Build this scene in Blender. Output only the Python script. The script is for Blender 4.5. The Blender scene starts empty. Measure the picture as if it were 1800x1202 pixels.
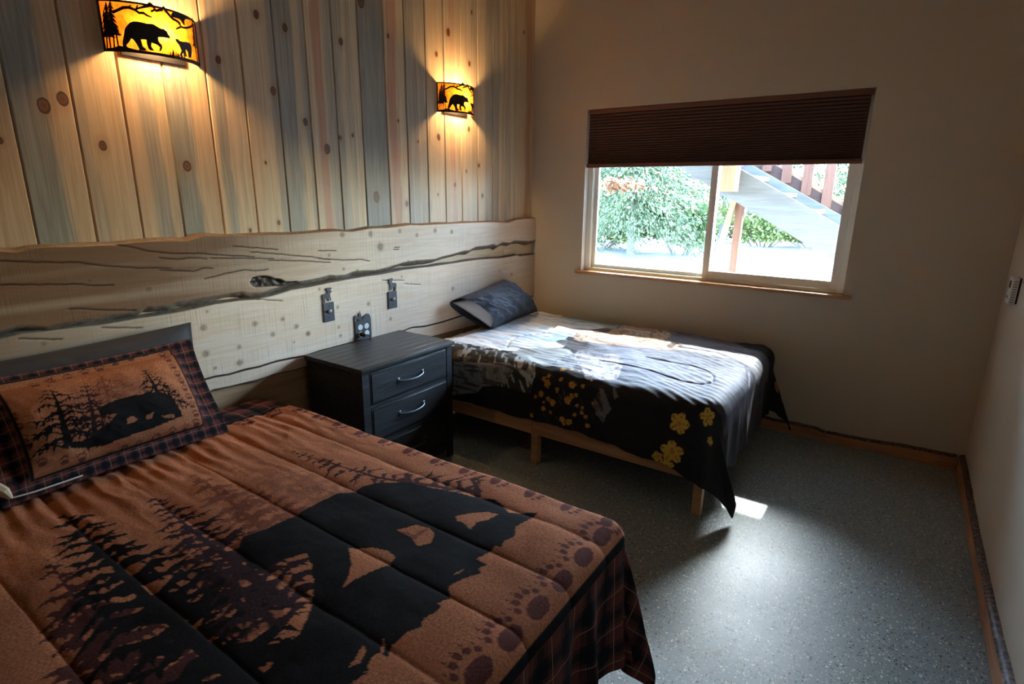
import bpy, bmesh, math, random
import numpy as np
from mathutils import Matrix, Vector
from mathutils.geometry import tessellate_polygon

random.seed(7)
sc = bpy.context.scene
COL = sc.collection

# ------------------------------------------------------------------ camera
DEPTH = 4.043      # back wall (inside face)  y
WIDTH = 3.086      # right wall (inside face) x ; plank wall is x = 0
CAMP = Vector((2.575, 0.0, 1.58))
PITCH, YAW, ROLL = math.radians(15.0), math.radians(34.3), math.radians(0.65)
fw = Vector((-math.sin(YAW)*math.cos(PITCH), math.cos(YAW)*math.cos(PITCH), -math.sin(PITCH)))
r0 = Vector((math.cos(YAW), math.sin(YAW), 0)); u0 = r0.cross(fw)
rt = r0*math.cos(ROLL) + u0*math.sin(ROLL); up = -r0*math.sin(ROLL) + u0*math.cos(ROLL)
cd = bpy.data.cameras.new('camera'); cam = bpy.data.objects.new('camera', cd); COL.objects.link(cam)
cd.sensor_width = 36.0; cd.lens = 985.0/1800.0*36.0; cd.clip_start = 0.02
cam.matrix_world = Matrix((( rt.x, up.x, -fw.x, CAMP.x), (rt.y, up.y, -fw.y, CAMP.y), (rt.z, up.z, -fw.z, CAMP.z), (0,0,0,1)))
sc.camera = cam

# ------------------------------------------------------------------ sky, sun, exposure
sc.view_settings.view_transform = 'Standard'; sc.view_settings.look = 'None'
sc.view_settings.gamma = 1.0; sc.view_settings.use_curve_mapping = False
sc.view_settings.exposure = 0.95
sc.cycles.diffuse_bounces = 5; sc.cycles.max_bounces = 10
world = bpy.data.worlds.new('sky'); sc.world = world; world.use_nodes = True
bg = world.node_tree.nodes['Background']
SUN_EL = math.radians(42.0)
sky = world.node_tree.nodes.new('ShaderNodeTexSky'); sky.sky_type = 'NISHITA'; sky.sun_disc = False
sky.sun_elevation = SUN_EL; sky.sun_rotation = 0.0; sky.dust_density = 1.3; sky.air_density = 1.0; sky.ozone_density = 1.0
wb = world.node_tree.nodes.new('ShaderNodeMix'); wb.data_type = 'RGBA'; wb.blend_type = 'MULTIPLY'; wb.inputs[0].default_value = 1.0
wb.inputs[7].default_value = (0.84, 0.96, 1.08, 1)      # cool white balance of the whole sky
world.node_tree.links.new(sky.outputs[0], wb.inputs[6]); world.node_tree.links.new(wb.outputs[2], bg.inputs[0])
bg.inputs[1].default_value = 6.6
sd = bpy.data.lights.new('sun', 'SUN'); sun = bpy.data.objects.new('sun', sd); COL.objects.link(sun)
sd.energy = 12.0; sd.angle = math.radians(0.6); sd.color = (1.0, 0.95, 0.86)
sdir = Vector((-0.02, -math.cos(SUN_EL), -math.sin(SUN_EL)))
sun.rotation_euler = sdir.to_track_quat('-Z', 'Y').to_euler()
sun.location = (1.5, 9, 6)
# daylight enters through the window opening only: tell the sampler where it is
pl = bpy.data.lights.new('window_portal', 'AREA'); po = bpy.data.objects.new('window_portal', pl); COL.objects.link(po)
pl.shape = 'RECTANGLE'; pl.size = 1.84; pl.size_y = 1.2; pl.cycles.is_portal = True
po.location = (1.4035, DEPTH + 0.16, 1.58); po.rotation_euler = (math.radians(-90), 0, 0)

# ------------------------------------------------------------------ data measured in the room (metres)
DATA = {"slab_top": [[0.601,1.364],[0.646,1.357],[0.682,1.366],[0.729,1.37],[0.831,1.364],[0.894,1.364],[0.944,1.362],[1.025,1.367],[1.109,1.366],[1.155,1.364],[1.224,1.36],[1.278,1.372],[1.307,1.377],[1.358,1.373],[1.484,1.367],[1.63,1.363],[1.708,1.359],[1.79,1.359],[1.894,1.362],[2.022,1.361],[2.064,1.357],[2.119,1.353],[2.181,1.359],[2.259,1.366],[2.369,1.361],[2.486,1.366],[2.576,1.372],[2.668,1.366],[2.886,1.366],[3.21,1.362],[3.439,1.359],[3.537,1.353],[3.643,1.346],[3.761,1.365],[3.953,1.368]],"slab_ub": [[0.556,1.104],[0.619,1.106],[0.688,1.087],[0.738,1.093],[0.81,1.093],[0.903,1.095],[0.997,1.095],[1.016,1.107],[1.05,1.104],[1.119,1.103],[1.15,1.112],[1.233,1.112],[1.317,1.113],[1.384,1.114],[1.44,1.115],[1.481,1.103],[1.548,1.096],[1.602,1.107],[1.657,1.117],[1.766,1.124],[1.883,1.129],[1.942,1.137],[1.987,1.129],[2.051,1.126],[2.102,1.138],[2.172,1.137],[2.271,1.127],[2.361,1.135],[2.505,1.152],[2.616,1.156],[2.788,1.147],[2.862,1.157],[2.956,1.163],[3.089,1.178],[3.155,1.177],[3.228,1.196],[3.372,1.196],[3.45,1.201],[3.487,1.188],[3.569,1.207],[3.661,1.196],[3.725,1.21],[3.933,1.194]],"slab_mt": [[0.549,1.064],[0.613,1.069],[0.733,1.064],[0.858,1.056],[0.98,1.059],[1.112,1.056],[1.184,1.059],[1.311,1.067],[1.425,1.068],[1.496,1.06],[1.597,1.065],[1.705,1.079],[1.821,1.081],[1.942,1.087],[2.007,1.089],[2.161,1.093],[2.322,1.091],[2.502,1.099],[2.764,1.094],[2.954,1.095],[3.254,1.095],[3.451,1.086],[3.547,1.082],[3.601,1.081],[3.78,1.084],[3.814,1.072],[3.933,1.071]],"slab_mb": [[0.495,0.752],[0.752,0.749],[1.191,0.739],[1.269,0.74],[1.334,0.733],[1.415,0.736],[1.483,0.732],[1.576,0.737],[1.674,0.732],[1.751,0.726],[1.835,0.731],[2.087,0.732],[2.243,0.724],[2.492,0.721],[2.562,0.727],[2.679,0.712],[2.862,0.71],[3.182,0.721],[3.958,0.724]],"slab_lb": [[0.481,0.674],[0.838,0.672],[1.215,0.668],[1.253,0.677],[1.343,0.669],[1.451,0.665],[1.521,0.666],[1.563,0.67],[1.667,0.661],[1.756,0.663],[2.149,0.645],[2.635,0.627],[3.963,0.59]],"cracks": [[[0.596,1.332],[0.687,1.319],[0.821,1.305],[0.893,1.287],[1.009,1.266],[1.139,1.251]],[[0.582,1.251],[0.706,1.236],[0.791,1.227],[0.862,1.213],[0.92,1.209]],[[0.951,1.363],[1.021,1.345],[1.061,1.328],[1.148,1.314],[1.148,1.313],[1.257,1.303],[1.383,1.286],[1.52,1.266]],[[1.101,1.298],[1.175,1.286],[1.235,1.287],[1.295,1.276]],[[1.312,1.28],[1.426,1.268],[1.617,1.249]],[[1.423,1.323],[1.524,1.309],[1.648,1.292]],[[1.503,1.292],[1.62,1.274],[1.835,1.239],[1.953,1.213]],[[1.591,1.244],[1.776,1.224],[1.952,1.199]],[[1.275,1.189],[1.373,1.205],[1.465,1.209],[1.536,1.198],[1.586,1.201]],[[1.496,1.066],[1.57,1.05],[1.647,1.035]],[[1.881,1.226],[2.018,1.206],[2.168,1.196],[2.23,1.18]],[[1.885,1.268],[1.999,1.258]],[[2.419,1.235],[2.466,1.231]],[[2.431,1.246],[2.473,1.244]],[[2.321,1.059],[2.498,1.036]],[[2.496,1.014],[2.649,0.989]],[[0.759,1.139],[0.866,1.117],[0.984,1.095]],[[0.856,1.049],[0.994,1.019]],[[0.601,1.056],[0.723,1.027]],[[1.094,1.248],[1.168,1.238],[1.227,1.228],[1.282,1.237],[1.315,1.233]]],"slab_knots": [[2.047,1.343,0.012],[2.247,1.336,0.014],[2.481,1.341,0.01],[2.628,1.309,0.01],[2.798,1.329,0.012],[2.965,1.313,0.012],[2.544,1.149,0.008],[2.135,1.134,0.009],[0.841,1.235,0.008],[1.043,1.176,0.01],[1.242,0.973,0.012],[1.237,0.852,0.013],[1.488,0.945,0.011],[1.639,0.941,0.009],[1.713,0.889,0.011],[1.781,0.837,0.01],[1.396,0.849,0.009],[1.389,0.771,0.013],[1.27,0.775,0.006],[1.577,0.874,0.01],[1.692,0.809,0.005],[1.268,1.043,0.006],[0.666,1.023,0.007],[2.318,1.258,0.02],[1.982,0.948,0.008],[2.206,0.932,0.01],[2.374,0.812,0.009],[1.779,0.837,0.01],[1.981,0.834,0.007],[1.988,0.783,0.008],[2.971,0.922,0.012],[3.696,0.939,0.009],[3.529,0.987,0.006],[1.873,1.064,0.006],[2.484,1.062,0.006],[1.95,1.239,0.007],[2.041,1.155,0.007]],"slab_hole": [[1.486,1.147],[1.501,1.17],[1.534,1.175],[1.578,1.169],[1.613,1.154],[1.65,1.144],[1.668,1.13],[1.766,1.121],[1.758,1.107],[1.698,1.106],[1.634,1.111],[1.557,1.118],[1.518,1.121],[1.493,1.129]],"plank_edges": [0.72286,0.9081,1.0736,1.2386,1.4164,1.5852,1.7601,1.9337,2.0997,2.2718,2.4566,2.6202,2.7966,2.9659,3.1384,3.3157,3.4925,3.66,3.835],"plank_knots": [[0.818,1.856,0.026],[0.878,1.886,0.024],[0.981,1.733,0.018],[1.286,1.671,0.022],[1.48,2.122,0.016],[1.542,1.388,0.01],[1.733,2.031,0.019],[1.682,2.346,0.018],[1.657,1.702,0.008],[1.697,1.419,0.012],[1.827,2.322,0.018],[1.9,1.91,0.018],[2.021,1.787,0.024],[2.156,2.328,0.018],[2.112,1.851,0.012],[2.198,1.87,0.01],[2.349,1.542,0.03],[2.306,2.553,0.03],[2.494,2.425,0.012],[2.548,1.981,0.009],[2.594,1.501,0.016],[2.712,1.875,0.01],[2.9,2.406,0.015],[2.904,1.917,0.02],[2.886,1.557,0.009],[3.017,2.553,0.022],[3.062,1.621,0.014],[3.257,2.722,0.012],[3.229,2.407,0.016],[3.217,1.993,0.016],[3.187,1.715,0.011],[3.33,1.759,0.014],[3.369,1.55,0.014],[0.676,1.729,0.012],[3.887,2.736,0.012],[3.895,1.344,0.012]],"bear": [[1.175,0.693],[1.117,0.746],[1.137,0.809],[1.139,0.903],[1.132,0.993],[1.139,1.069],[1.17,1.118],[1.165,1.151],[1.196,1.202],[1.271,1.265],[1.342,1.278],[1.424,1.299],[1.497,1.316],[1.554,1.331],[1.591,1.348],[1.635,1.337],[1.675,1.31],[1.756,1.359],[1.755,1.32],[1.74,1.258],[1.766,1.213],[1.755,1.179],[1.76,1.149],[1.741,1.149],[1.746,1.127],[1.735,1.069],[1.774,1.068],[1.766,1.039],[1.78,1.026],[1.76,0.99],[1.753,0.963],[1.748,0.938],[1.777,0.904],[1.771,0.89],[1.766,0.872],[1.78,0.868],[1.782,0.846],[1.775,0.814],[1.787,0.788],[1.772,0.753],[1.772,0.712],[1.787,0.685],[1.762,0.682],[1.757,0.668],[1.77,0.644],[1.781,0.637],[1.777,0.614],[1.779,0.595],[1.778,0.567],[1.8,0.529],[1.798,0.448],[1.691,0.401],[1.637,0.481],[1.624,0.521],[1.597,0.568],[1.568,0.62],[1.52,0.682],[1.464,0.732],[1.393,0.781],[1.335,0.805],[1.299,0.736],[1.299,0.694],[1.265,0.681]],"bear_holes": [[[1.406,0.894],[1.459,0.936],[1.506,0.95],[1.547,0.942],[1.555,0.912],[1.541,0.862],[1.532,0.818],[1.528,0.773],[1.506,0.81],[1.47,0.852]],[[1.448,1.036],[1.469,1.065],[1.479,1.093],[1.526,1.105],[1.556,1.092],[1.578,1.053],[1.559,1.019],[1.516,1.036]],[[1.553,1.192],[1.58,1.234],[1.62,1.274],[1.657,1.281],[1.648,1.236],[1.628,1.207],[1.636,1.165],[1.599,1.179],[1.575,1.177]],[[1.724,0.975],[1.733,1.015],[1.733,0.987]],[[1.733,0.64],[1.718,0.674],[1.735,0.671],[1.752,0.638],[1.74,0.616]],[[1.761,0.689],[1.736,0.719],[1.759,0.703],[1.772,0.682]],[[1.746,0.544],[1.746,0.569],[1.757,0.563],[1.759,0.553]]],"axes1": [[[0.538,0.496],[0.918,0.487],[1.208,0.462],[1.399,0.457],[1.636,0.469]],[[0.673,0.703],[1.072,0.676],[1.301,0.675],[1.456,0.654]],[[0.6,0.856],[0.937,0.831],[1.234,0.791]],[[0.655,0.972],[0.936,0.99],[1.227,1.009]],[[0.734,1.17],[1.013,1.18],[1.185,1.233],[1.53,1.357]],[[0.836,0.34],[1.144,0.313],[1.445,0.289]],[[1.373,0.659],[1.494,0.495],[1.544,0.404]]],"ext1": [[0.671,0.415],[0.996,0.313],[0.962,0.591],[0.84,0.888],[0.758,0.597],[1.402,0.679]],"paws1": [[1.968,0.749],[1.957,0.858],[1.96,0.99],[1.964,1.113],[1.947,1.264],[1.824,1.449],[1.654,1.466],[1.481,1.457],[1.333,1.454],[1.192,1.452],[1.04,1.45],[0.878,1.441],[0.716,1.451],[0.576,1.44],[0.444,1.448],[0.354,1.363],[0.345,1.225]],"sham_panel": [[0.234,0.382],[0.259,0.009],[-0.291,0.02],[-0.292,0.338]],"sham_out": [[0.316,0.411],[0.346,-0.037],[-0.375,-0.001]],"sham_bear": [[-0.08,0.176],[-0.04,0.189],[0.009,0.193],[0.074,0.189],[0.136,0.182],[0.17,0.159],[0.175,0.125],[0.179,0.095],[0.184,0.066],[0.146,0.064],[0.09,0.056],[0.054,0.052],[0.009,0.052],[-0.057,0.048],[-0.098,0.047],[-0.14,0.055],[-0.187,0.07],[-0.195,0.089],[-0.231,0.106],[-0.155,0.083],[-0.098,0.092],[-0.066,0.113],[-0.031,0.139],[-0.065,0.145],[-0.083,0.151]],"sham_holes": [[[-0.008,0.112],[0.015,0.117],[0.026,0.1],[0.012,0.091],[-0.01,0.092]],[[0.055,0.103],[0.086,0.109],[0.075,0.089],[0.056,0.089]],[[0.107,0.088],[0.153,0.083],[0.154,0.068],[0.121,0.076]]],"sham_trees": [[[[-0.176,0.3],[-0.194,0.079]],0.14,0],[[[-0.081,0.281],[-0.115,0.086]],0.1,1],[[[-0.022,0.307],[-0.04,0.189]],0.075,2],[[[0.036,0.304],[0.012,0.185]],0.075,3],[[[0.091,0.278],[0.061,0.183]],0.06,3],[[[0.119,0.291],[0.128,0.161]],0.085,0],[[[0.166,0.199],[0.166,0.1]],0.07,0],[[[-0.115,0.285],[-0.125,0.191]],0.06,3]],"sham_paws": [[0.224,0.348],[0.227,0.314],[0.229,0.276],[0.231,0.239],[0.234,0.205],[0.234,0.172],[0.236,0.134],[0.235,0.098],[0.24,0.063],[0.233,0.029],[0.212,0.373],[0.165,0.369],[0.111,0.365],[0.055,0.359],[0.001,0.351],[-0.047,0.347],[-0.101,0.342],[-0.156,0.336],[-0.203,0.333],[0.186,0.021],[0.136,0.022],[0.078,0.016],[0.017,0.012],[-0.03,0.011],[-0.076,0.007],[-0.163,0.03],[-0.212,0.038],[-0.269,0.055],[-0.297,0.191],[-0.297,0.149],[-0.3,0.121],[-0.299,0.227]],"sham_frame": [[0.412,0.775,0.662],[0.0,1.0,0.0],[-0.549,0.0,0.836],[0.836,-0.0,0.549]],"sc_frame": [[-0.212,2.245],[-0.212,2.072],[-0.115,2.079],[-0.033,2.074],[0.05,2.071],[0.193,2.069],[0.215,2.26],[-0.009,2.255]],"sc": {"bear": [[-0.1442,2.1014],[-0.1415,2.1114],[-0.1369,2.1266],[-0.1297,2.1517],[-0.1224,2.1622],[-0.1114,2.1744],[-0.0991,2.18],[-0.0851,2.182],[-0.0692,2.181],[-0.0554,2.1794],[-0.0457,2.1811],[-0.0372,2.1822],[-0.0291,2.1788],[-0.0198,2.1744],[-0.0076,2.1706],[0.0007,2.1736],[0.0023,2.1702],[0.0103,2.1655],[0.0143,2.1549],[0.022,2.1458],[0.0152,2.1424],[0.0016,2.1421],[-0.0169,2.1404],[-0.0247,2.1382],[-0.0256,2.1266],[-0.0223,2.1196],[-0.0155,2.1132],[-0.0145,2.1058],[-0.021,2.0918],[-0.0274,2.0907],[-0.0231,2.1042],[-0.031,2.1104],[-0.0428,2.1135],[-0.0498,2.1149],[-0.0528,2.1018],[-0.05,2.0959],[-0.0438,2.088],[-0.0583,2.0871],[-0.064,2.0976],[-0.0659,2.1099],[-0.0654,2.1225],[-0.077,2.1228],[-0.083,2.1212],[-0.0813,2.1077],[-0.0803,2.0978],[-0.0719,2.0914],[-0.0705,2.0841],[-0.0939,2.0836],[-0.094,2.0911],[-0.1002,2.1054],[-0.1077,2.1182],[-0.1131,2.1214],[-0.1204,2.1107],[-0.1301,2.1],[-0.1332,2.0947],[-0.128,2.0902],[-0.1318,2.0799],[-0.1437,2.0803]],"cub": [[0.0392,2.1463],[0.0507,2.1489],[0.0565,2.1437],[0.0722,2.1433],[0.0969,2.1483],[0.1156,2.1481],[0.1249,2.1382],[0.1194,2.11],[0.11,2.0918],[0.0961,2.0915],[0.0979,2.1107],[0.0906,2.1171],[0.0827,2.118],[0.0837,2.1023],[0.0857,2.092],[0.07,2.0901],[0.0708,2.1048],[0.0642,2.0981],[0.0557,2.0884],[0.0493,2.0897],[0.0625,2.1083],[0.0576,2.1204],[0.0525,2.1298],[0.0438,2.1356]],"eagle": [[0.0358,2.2312],[0.0452,2.2425],[0.0657,2.2479],[0.0873,2.2448],[0.1229,2.2414],[0.1474,2.2413],[0.1064,2.2344],[0.0953,2.2236],[0.0987,2.2088],[0.0887,2.2115],[0.0756,2.2236],[0.0582,2.2242],[0.039,2.2231]]},"sc_lines": [[[-0.161,2.2052,0.005],[-0.1403,2.2151,0.0043],[-0.1251,2.2238,0.005],[-0.1065,2.226,0.005],[-0.0868,2.2203,0.0043],[-0.0765,2.2122,0.0043],[-0.0623,2.2146,0.0043],[-0.0515,2.2079,0.0032],[-0.0365,2.2046,0.0018]],[[-0.0864,2.2228,0.0029],[-0.0692,2.2317,0.0032],[-0.0471,2.2407,0.005],[-0.0391,2.2472,0.0078],[-0.0276,2.2435,0.005],[-0.0216,2.2337,0.0043],[-0.0375,2.2242,0.0029]],[[-0.0407,2.253,0.005],[-0.0274,2.2448,0.0043],[-0.0196,2.2305,0.0043],[0.0023,2.2405,0.0057],[0.0087,2.2482,0.0064],[0.0204,2.2349,0.0046],[0.0304,2.2248,0.0046],[0.0412,2.2173,0.0046],[0.0567,2.2148,0.0043],[0.0694,2.2091,0.005],[0.0745,2.1974,0.0036],[0.0482,2.1832,0.0025]],[[0.0745,2.1974,0.0032],[0.1036,2.2009,0.0043],[0.1387,2.2138,0.0043],[0.1736,2.2306,0.0032]],[[-0.1063,2.2272,0.0029],[-0.0995,2.2354,0.0018]],[[-0.0838,2.2256,0.0029],[-0.077,2.2384,0.0018]]],"sc_trees": [[[[-0.1647,2.2434],[-0.1706,2.1295],[-0.1741,2.0838]],0.026],[[[-0.1792,2.2392],[-0.1861,2.1217],[-0.1875,2.0822]],0.022],[[[-0.1918,2.2114],[-0.195,2.124],[-0.2002,2.0796]],0.016],[[[-0.1573,2.1668],[-0.1601,2.1324],[-0.1596,2.0881]],0.02],[[[0.1702,2.2566],[0.1604,2.1461],[0.1717,2.1045]],0.018]],"sw1": [[1.883,0.988],[1.954,0.984],[1.956,0.883],[1.886,0.881]],"sw2": [[2.359,0.984],[2.429,0.982],[2.429,0.876],[2.358,0.878]],"outl": [[2.088,0.846],[2.211,0.845],[2.216,0.73],[2.085,0.737]],"sock": [[2.128,0.804],[2.175,0.803],[2.128,0.762],[2.177,0.763]],"win_px": [[0.536,0.987],[0.572,1.007],[0.562,1.766],[1.426,1.021],[1.452,1.019],[1.489,1.049],[1.486,1.048],[2.262,1.05],[2.284,1.027],[2.318,0.991],[1.418,1.765]],"stringer": [[1.254,1.809],[2.137,1.322],[2.136,1.022],[1.137,1.576],[0.688,1.827]],"block": [[1.116,1.827],[1.255,1.825],[1.28,1.603],[1.139,1.602]],"post": [[1.198,1.492],[1.271,1.451],[1.217,0.826],[1.277,0.825]],"brace": [[1.165,1.513],[1.206,1.482],[1.032,0.896],[1.082,0.854]],"balus": [[1.427,1.872],[1.525,1.87],[1.665,1.62],[1.746,1.564],[1.726,1.867],[1.637,1.869],[1.83,1.866],[1.936,1.864],[1.975,1.444],[1.986,1.863],[1.543,1.813],[1.648,1.745],[2.041,1.512]],"farstr": [[1.189,1.858],[2.057,1.383]],"thermo": [[3.594,1.073],[3.575,1.206],[3.629,1.208]],"b2": {"antler": [[0.806,3.352],[0.768,3.493],[0.789,3.627],[0.832,3.722],[0.886,3.826],[0.981,3.962],[1.079,4.036],[1.184,3.987],[1.301,3.894],[1.357,3.766],[1.358,3.607],[1.39,3.641],[1.48,3.597],[1.487,3.544],[1.41,3.521],[1.507,3.452],[1.432,3.373],[1.361,3.366],[1.288,3.335],[1.182,3.327],[1.082,3.3],[0.996,3.286],[0.928,3.26],[0.865,3.264]],"face": [[0.768,3.156],[0.791,3.245],[0.856,3.283],[0.946,3.224],[1.024,3.162],[0.992,3.114],[0.934,3.094],[0.856,3.108]],"face2": [[0.789,3.627],[0.828,3.731],[0.925,3.742],[0.911,3.611],[0.855,3.57]],"muzzle": [[1.208,3.37],[1.235,3.464],[1.335,3.49],[1.398,3.464],[1.38,3.371],[1.304,3.347]],"fur": [[0.976,3.079],[1.026,3.071],[1.122,3.032],[1.21,3.119],[1.339,2.969],[1.42,2.74],[1.376,2.674],[1.308,2.658],[1.247,2.646],[1.165,2.764],[1.083,2.858]],"body": [[1.179,3.14],[1.404,3.307],[1.56,3.609],[1.719,3.776],[1.916,3.688],[2.006,3.385],[2.048,2.949],[2.002,2.497],[1.876,2.709],[1.716,2.706],[1.607,2.656],[1.467,2.677],[1.328,2.776],[1.22,2.92]],"back": [[1.079,4.036],[1.251,4.038],[1.501,3.986],[1.731,3.938],[1.916,3.688],[1.729,3.735],[1.56,3.609],[1.485,3.367],[1.323,3.247],[1.364,3.414]],"slope": [[0.685,2.772],[0.672,2.899],[0.786,2.984],[0.893,3.064],[1.003,3.009],[1.129,2.813],[1.142,2.711],[1.069,2.694],[0.966,2.655],[0.807,2.694]],"loops": [[[1.206,2.949],[1.401,2.939],[1.569,2.918],[1.706,2.884],[1.822,2.89],[1.863,2.951],[1.84,3.049],[1.776,3.141],[1.689,3.189],[1.549,3.183],[1.397,3.193]],[[1.476,3.546],[1.728,3.548],[1.931,3.406],[2.016,3.212]],[[1.23,3.96],[1.49,3.838],[1.68,3.848],[1.875,3.748]],[[1.186,3.53],[1.392,3.633],[1.486,3.578]]],"neck": [[1.334,2.612],[1.398,2.607],[1.469,2.64],[1.484,2.596],[1.43,2.486],[1.408,2.438],[1.368,2.472],[1.346,2.516]],"grey": [[0.357,2.574],[0.596,2.604],[0.771,2.636],[0.818,2.598],[0.773,2.522],[0.596,2.473],[0.554,2.422],[0.353,2.364]],"flow": [[1.054,2.563,0.02],[1.029,2.584,0.013],[1.056,2.605,0.012],[1.016,2.51,0.014],[0.981,2.491,0.01],[1.063,2.494,0.013],[1.092,2.484,0.016],[1.118,2.545,0.011],[1.204,2.594,0.02],[1.129,2.607,0.012],[1.267,2.601,0.012],[1.184,2.511,0.019],[1.207,2.535,0.013],[1.233,2.547,0.011],[1.242,2.496,0.01],[1.03,2.431,0.014],[1.089,2.471,0.014],[1.158,2.396,0.018],[1.203,2.391,0.018],[1.173,2.374,0.012],[1.317,2.397,0.014],[1.274,2.462,0.012],[1.301,2.446,0.013],[0.951,2.366,0.014],[1.11,2.669,0.014],[1.153,2.692,0.012],[1.197,2.695,0.009],[1.036,2.469,0.008],[1.276,2.491,0.01],[1.231,2.439,0.01],[1.08,2.417,0.01],[1.339,2.527,0.007]],"big": [[1.812,2.527,0.05],[1.789,2.373,0.062],[1.95,2.59,0.045],[1.997,2.492,0.026],[1.767,2.29,0.04],[1.717,2.326,0.03],[1.527,2.231,0.02]]}}

# ------------------------------------------------------------------ helpers
def tag(o, label=None, cat=None, group=None, kind=None):
    if label: o['label'] = label
    if cat: o['category'] = cat
    if group: o['group'] = group
    if kind: o['kind'] = kind
    return o

def empty(name, loc=(0,0,0)):
    o = bpy.data.objects.new(name, None); COL.objects.link(o); o.location = loc
    o.empty_display_size = 0.05
    return o

def link(name, me, mat=None, parent=None):
    o = bpy.data.objects.new(name, me); COL.objects.link(o)
    if mat is not None and len(me.materials) == 0: me.materials.append(mat)
    if parent is not None:
        o.parent = parent
        o.matrix_parent_inverse = Matrix.Translation(parent.location).inverted() if parent.parent is None else (Matrix.Translation(parent.parent.location).inverted() if False else Matrix())
    return o

def smooth(me, angle=None):
    me.polygons.foreach_set('use_smooth', np.ones(len(me.polygons), bool))
    if angle is not None:
        try: me.set_sharp_from_angle(angle=math.radians(angle))
        except Exception: pass

def pymesh(name, verts, faces, mat=None, parent=None, sm=False, angle=None):
    me = bpy.data.meshes.new(name); me.from_pydata([tuple(v) for v in verts], [], faces); me.validate(); me.update()
    if sm: smooth(me, angle)
    return link(name, me, mat, parent)

def bm_obj(name, bm, mat=None, parent=None, sm=False, angle=35):
    bmesh.ops.recalc_face_normals(bm, faces=bm.faces)
    me = bpy.data.meshes.new(name); bm.to_mesh(me); bm.free()
    if sm: smooth(me, angle)
    return link(name, me, mat, parent)

def add_box(bm, lo, hi, bevel=0.0, seg=2):
    x0,y0,z0 = lo; x1,y1,z1 = hi
    vs = [bm.verts.new(c) for c in ((x0,y0,z0),(x1,y0,z0),(x1,y1,z0),(x0,y1,z0),(x0,y0,z1),(x1,y0,z1),(x1,y1,z1),(x0,y1,z1))]
    fs = [bm.faces.new([vs[i] for i in f]) for f in ((0,3,2,1),(4,5,6,7),(0,1,5,4),(1,2,6,5),(2,3,7,6),(3,0,4,7))]
    if bevel > 0:
        es = list({e for f in fs for e in f.edges})
        bmesh.ops.bevel(bm, geom=es, offset=bevel, segments=seg, affect='EDGES', profile=0.6)
    return vs

def box(name, lo, hi, mat, parent=None, bevel=0.0, seg=2):
    bm = bmesh.new(); add_box(bm, lo, hi, bevel, seg)
    return bm_obj(name, bm, mat, parent, sm=bevel > 0, angle=40)

def prism(name, poly2, fmap, d0, d1, mat, parent=None, bm=None):
    """poly2: 2-D outline; fmap(p, d) -> 3-D point; extruded from depth d0 to d1"""
    own = bm is None
    if own: bm = bmesh.new()
    tris = tessellate_polygon([[Vector((p[0], p[1], 0)) for p in poly2]])
    a = [bm.verts.new(fmap(p, d0)) for p in poly2]; b = [bm.verts.new(fmap(p, d1)) for p in poly2]
    for t in tris:
        try: bm.faces.new([a[i] for i in t])
        except ValueError: pass
        try: bm.faces.new([b[i] for i in reversed(t)])
        except ValueError: pass
    n = len(poly2)
    for i in range(n):
        j = (i+1) % n
        try: bm.faces.new((a[i], a[j], b[j], b[i]))
        except ValueError: pass
    if own: return bm_obj(name, bm, mat, parent)

def add_tube(bm, pts, rad, seg=10, caps=True):
    pts = [Vector(p) for p in pts]; n = len(pts)
    rads = rad if isinstance(rad, (list, tuple)) else [rad]*n
    rings = []; ref = None
    for i, p in enumerate(pts):
        t = (pts[min(i+1, n-1)] - pts[max(i-1, 0)]).normalized()
        if ref is None:
            ref = Vector((0,0,1)) if abs(t.z) < 0.9 else Vector((1,0,0))
        s = t.cross(ref).normalized(); ref = s.cross(t).normalized()
        rings.append([bm.verts.new(p + (s*math.cos(k*2*math.pi/seg) + ref*math.sin(k*2*math.pi/seg))*rads[i]) for k in range(seg)])
    for i in range(n-1):
        for k in range(seg):
            bm.faces.new((rings[i][k], rings[i][(k+1)%seg], rings[i+1][(k+1)%seg], rings[i+1][k]))
    if caps:
        bm.faces.new(list(reversed(rings[0]))); bm.faces.new(rings[-1])

def grid_mesh(name, P, mat, parent=None, attrs=None, closed=False):
    """P: (n, m, 3) array -> quad grid with smooth shading and point attributes"""
    n, m, _ = P.shape
    me = bpy.data.meshes.new(name)
    idx = np.arange(n*m).reshape(n, m)
    q = np.stack([idx[:-1,:-1], idx[1:,:-1], idx[1:,1:], idx[:-1,1:]], -1).reshape(-1, 4)
    me.vertices.add(n*m); me.vertices.foreach_set('co', P.reshape(-1).astype(np.float32))
    me.loops.add(q.size); me.loops.foreach_set('vertex_index', q.reshape(-1).astype(np.int32))
    me.polygons.add(len(q)); me.polygons.foreach_set('loop_start', (np.arange(len(q))*4).astype(np.int32))
    me.update(calc_edges=True); smooth(me)
    for k, v in (attrs or {}).items():
        v = v.reshape(n*m, -1)
        if v.shape[1] == 4:
            a = me.attributes.new(k, 'FLOAT_COLOR', 'POINT'); a.data.foreach_set('color', v.reshape(-1).astype(np.float32))
        elif v.shape[1] == 3:
            a = me.attributes.new(k, 'FLOAT_VECTOR', 'POINT'); a.data.foreach_set('vector', v.reshape(-1).astype(np.float32))
        else:
            a = me.attributes.new(k, 'FLOAT', 'POINT'); a.data.foreach_set('value', v.reshape(-1).astype(np.float32))
    me.validate()
    return link(name, me, mat, parent)

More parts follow.
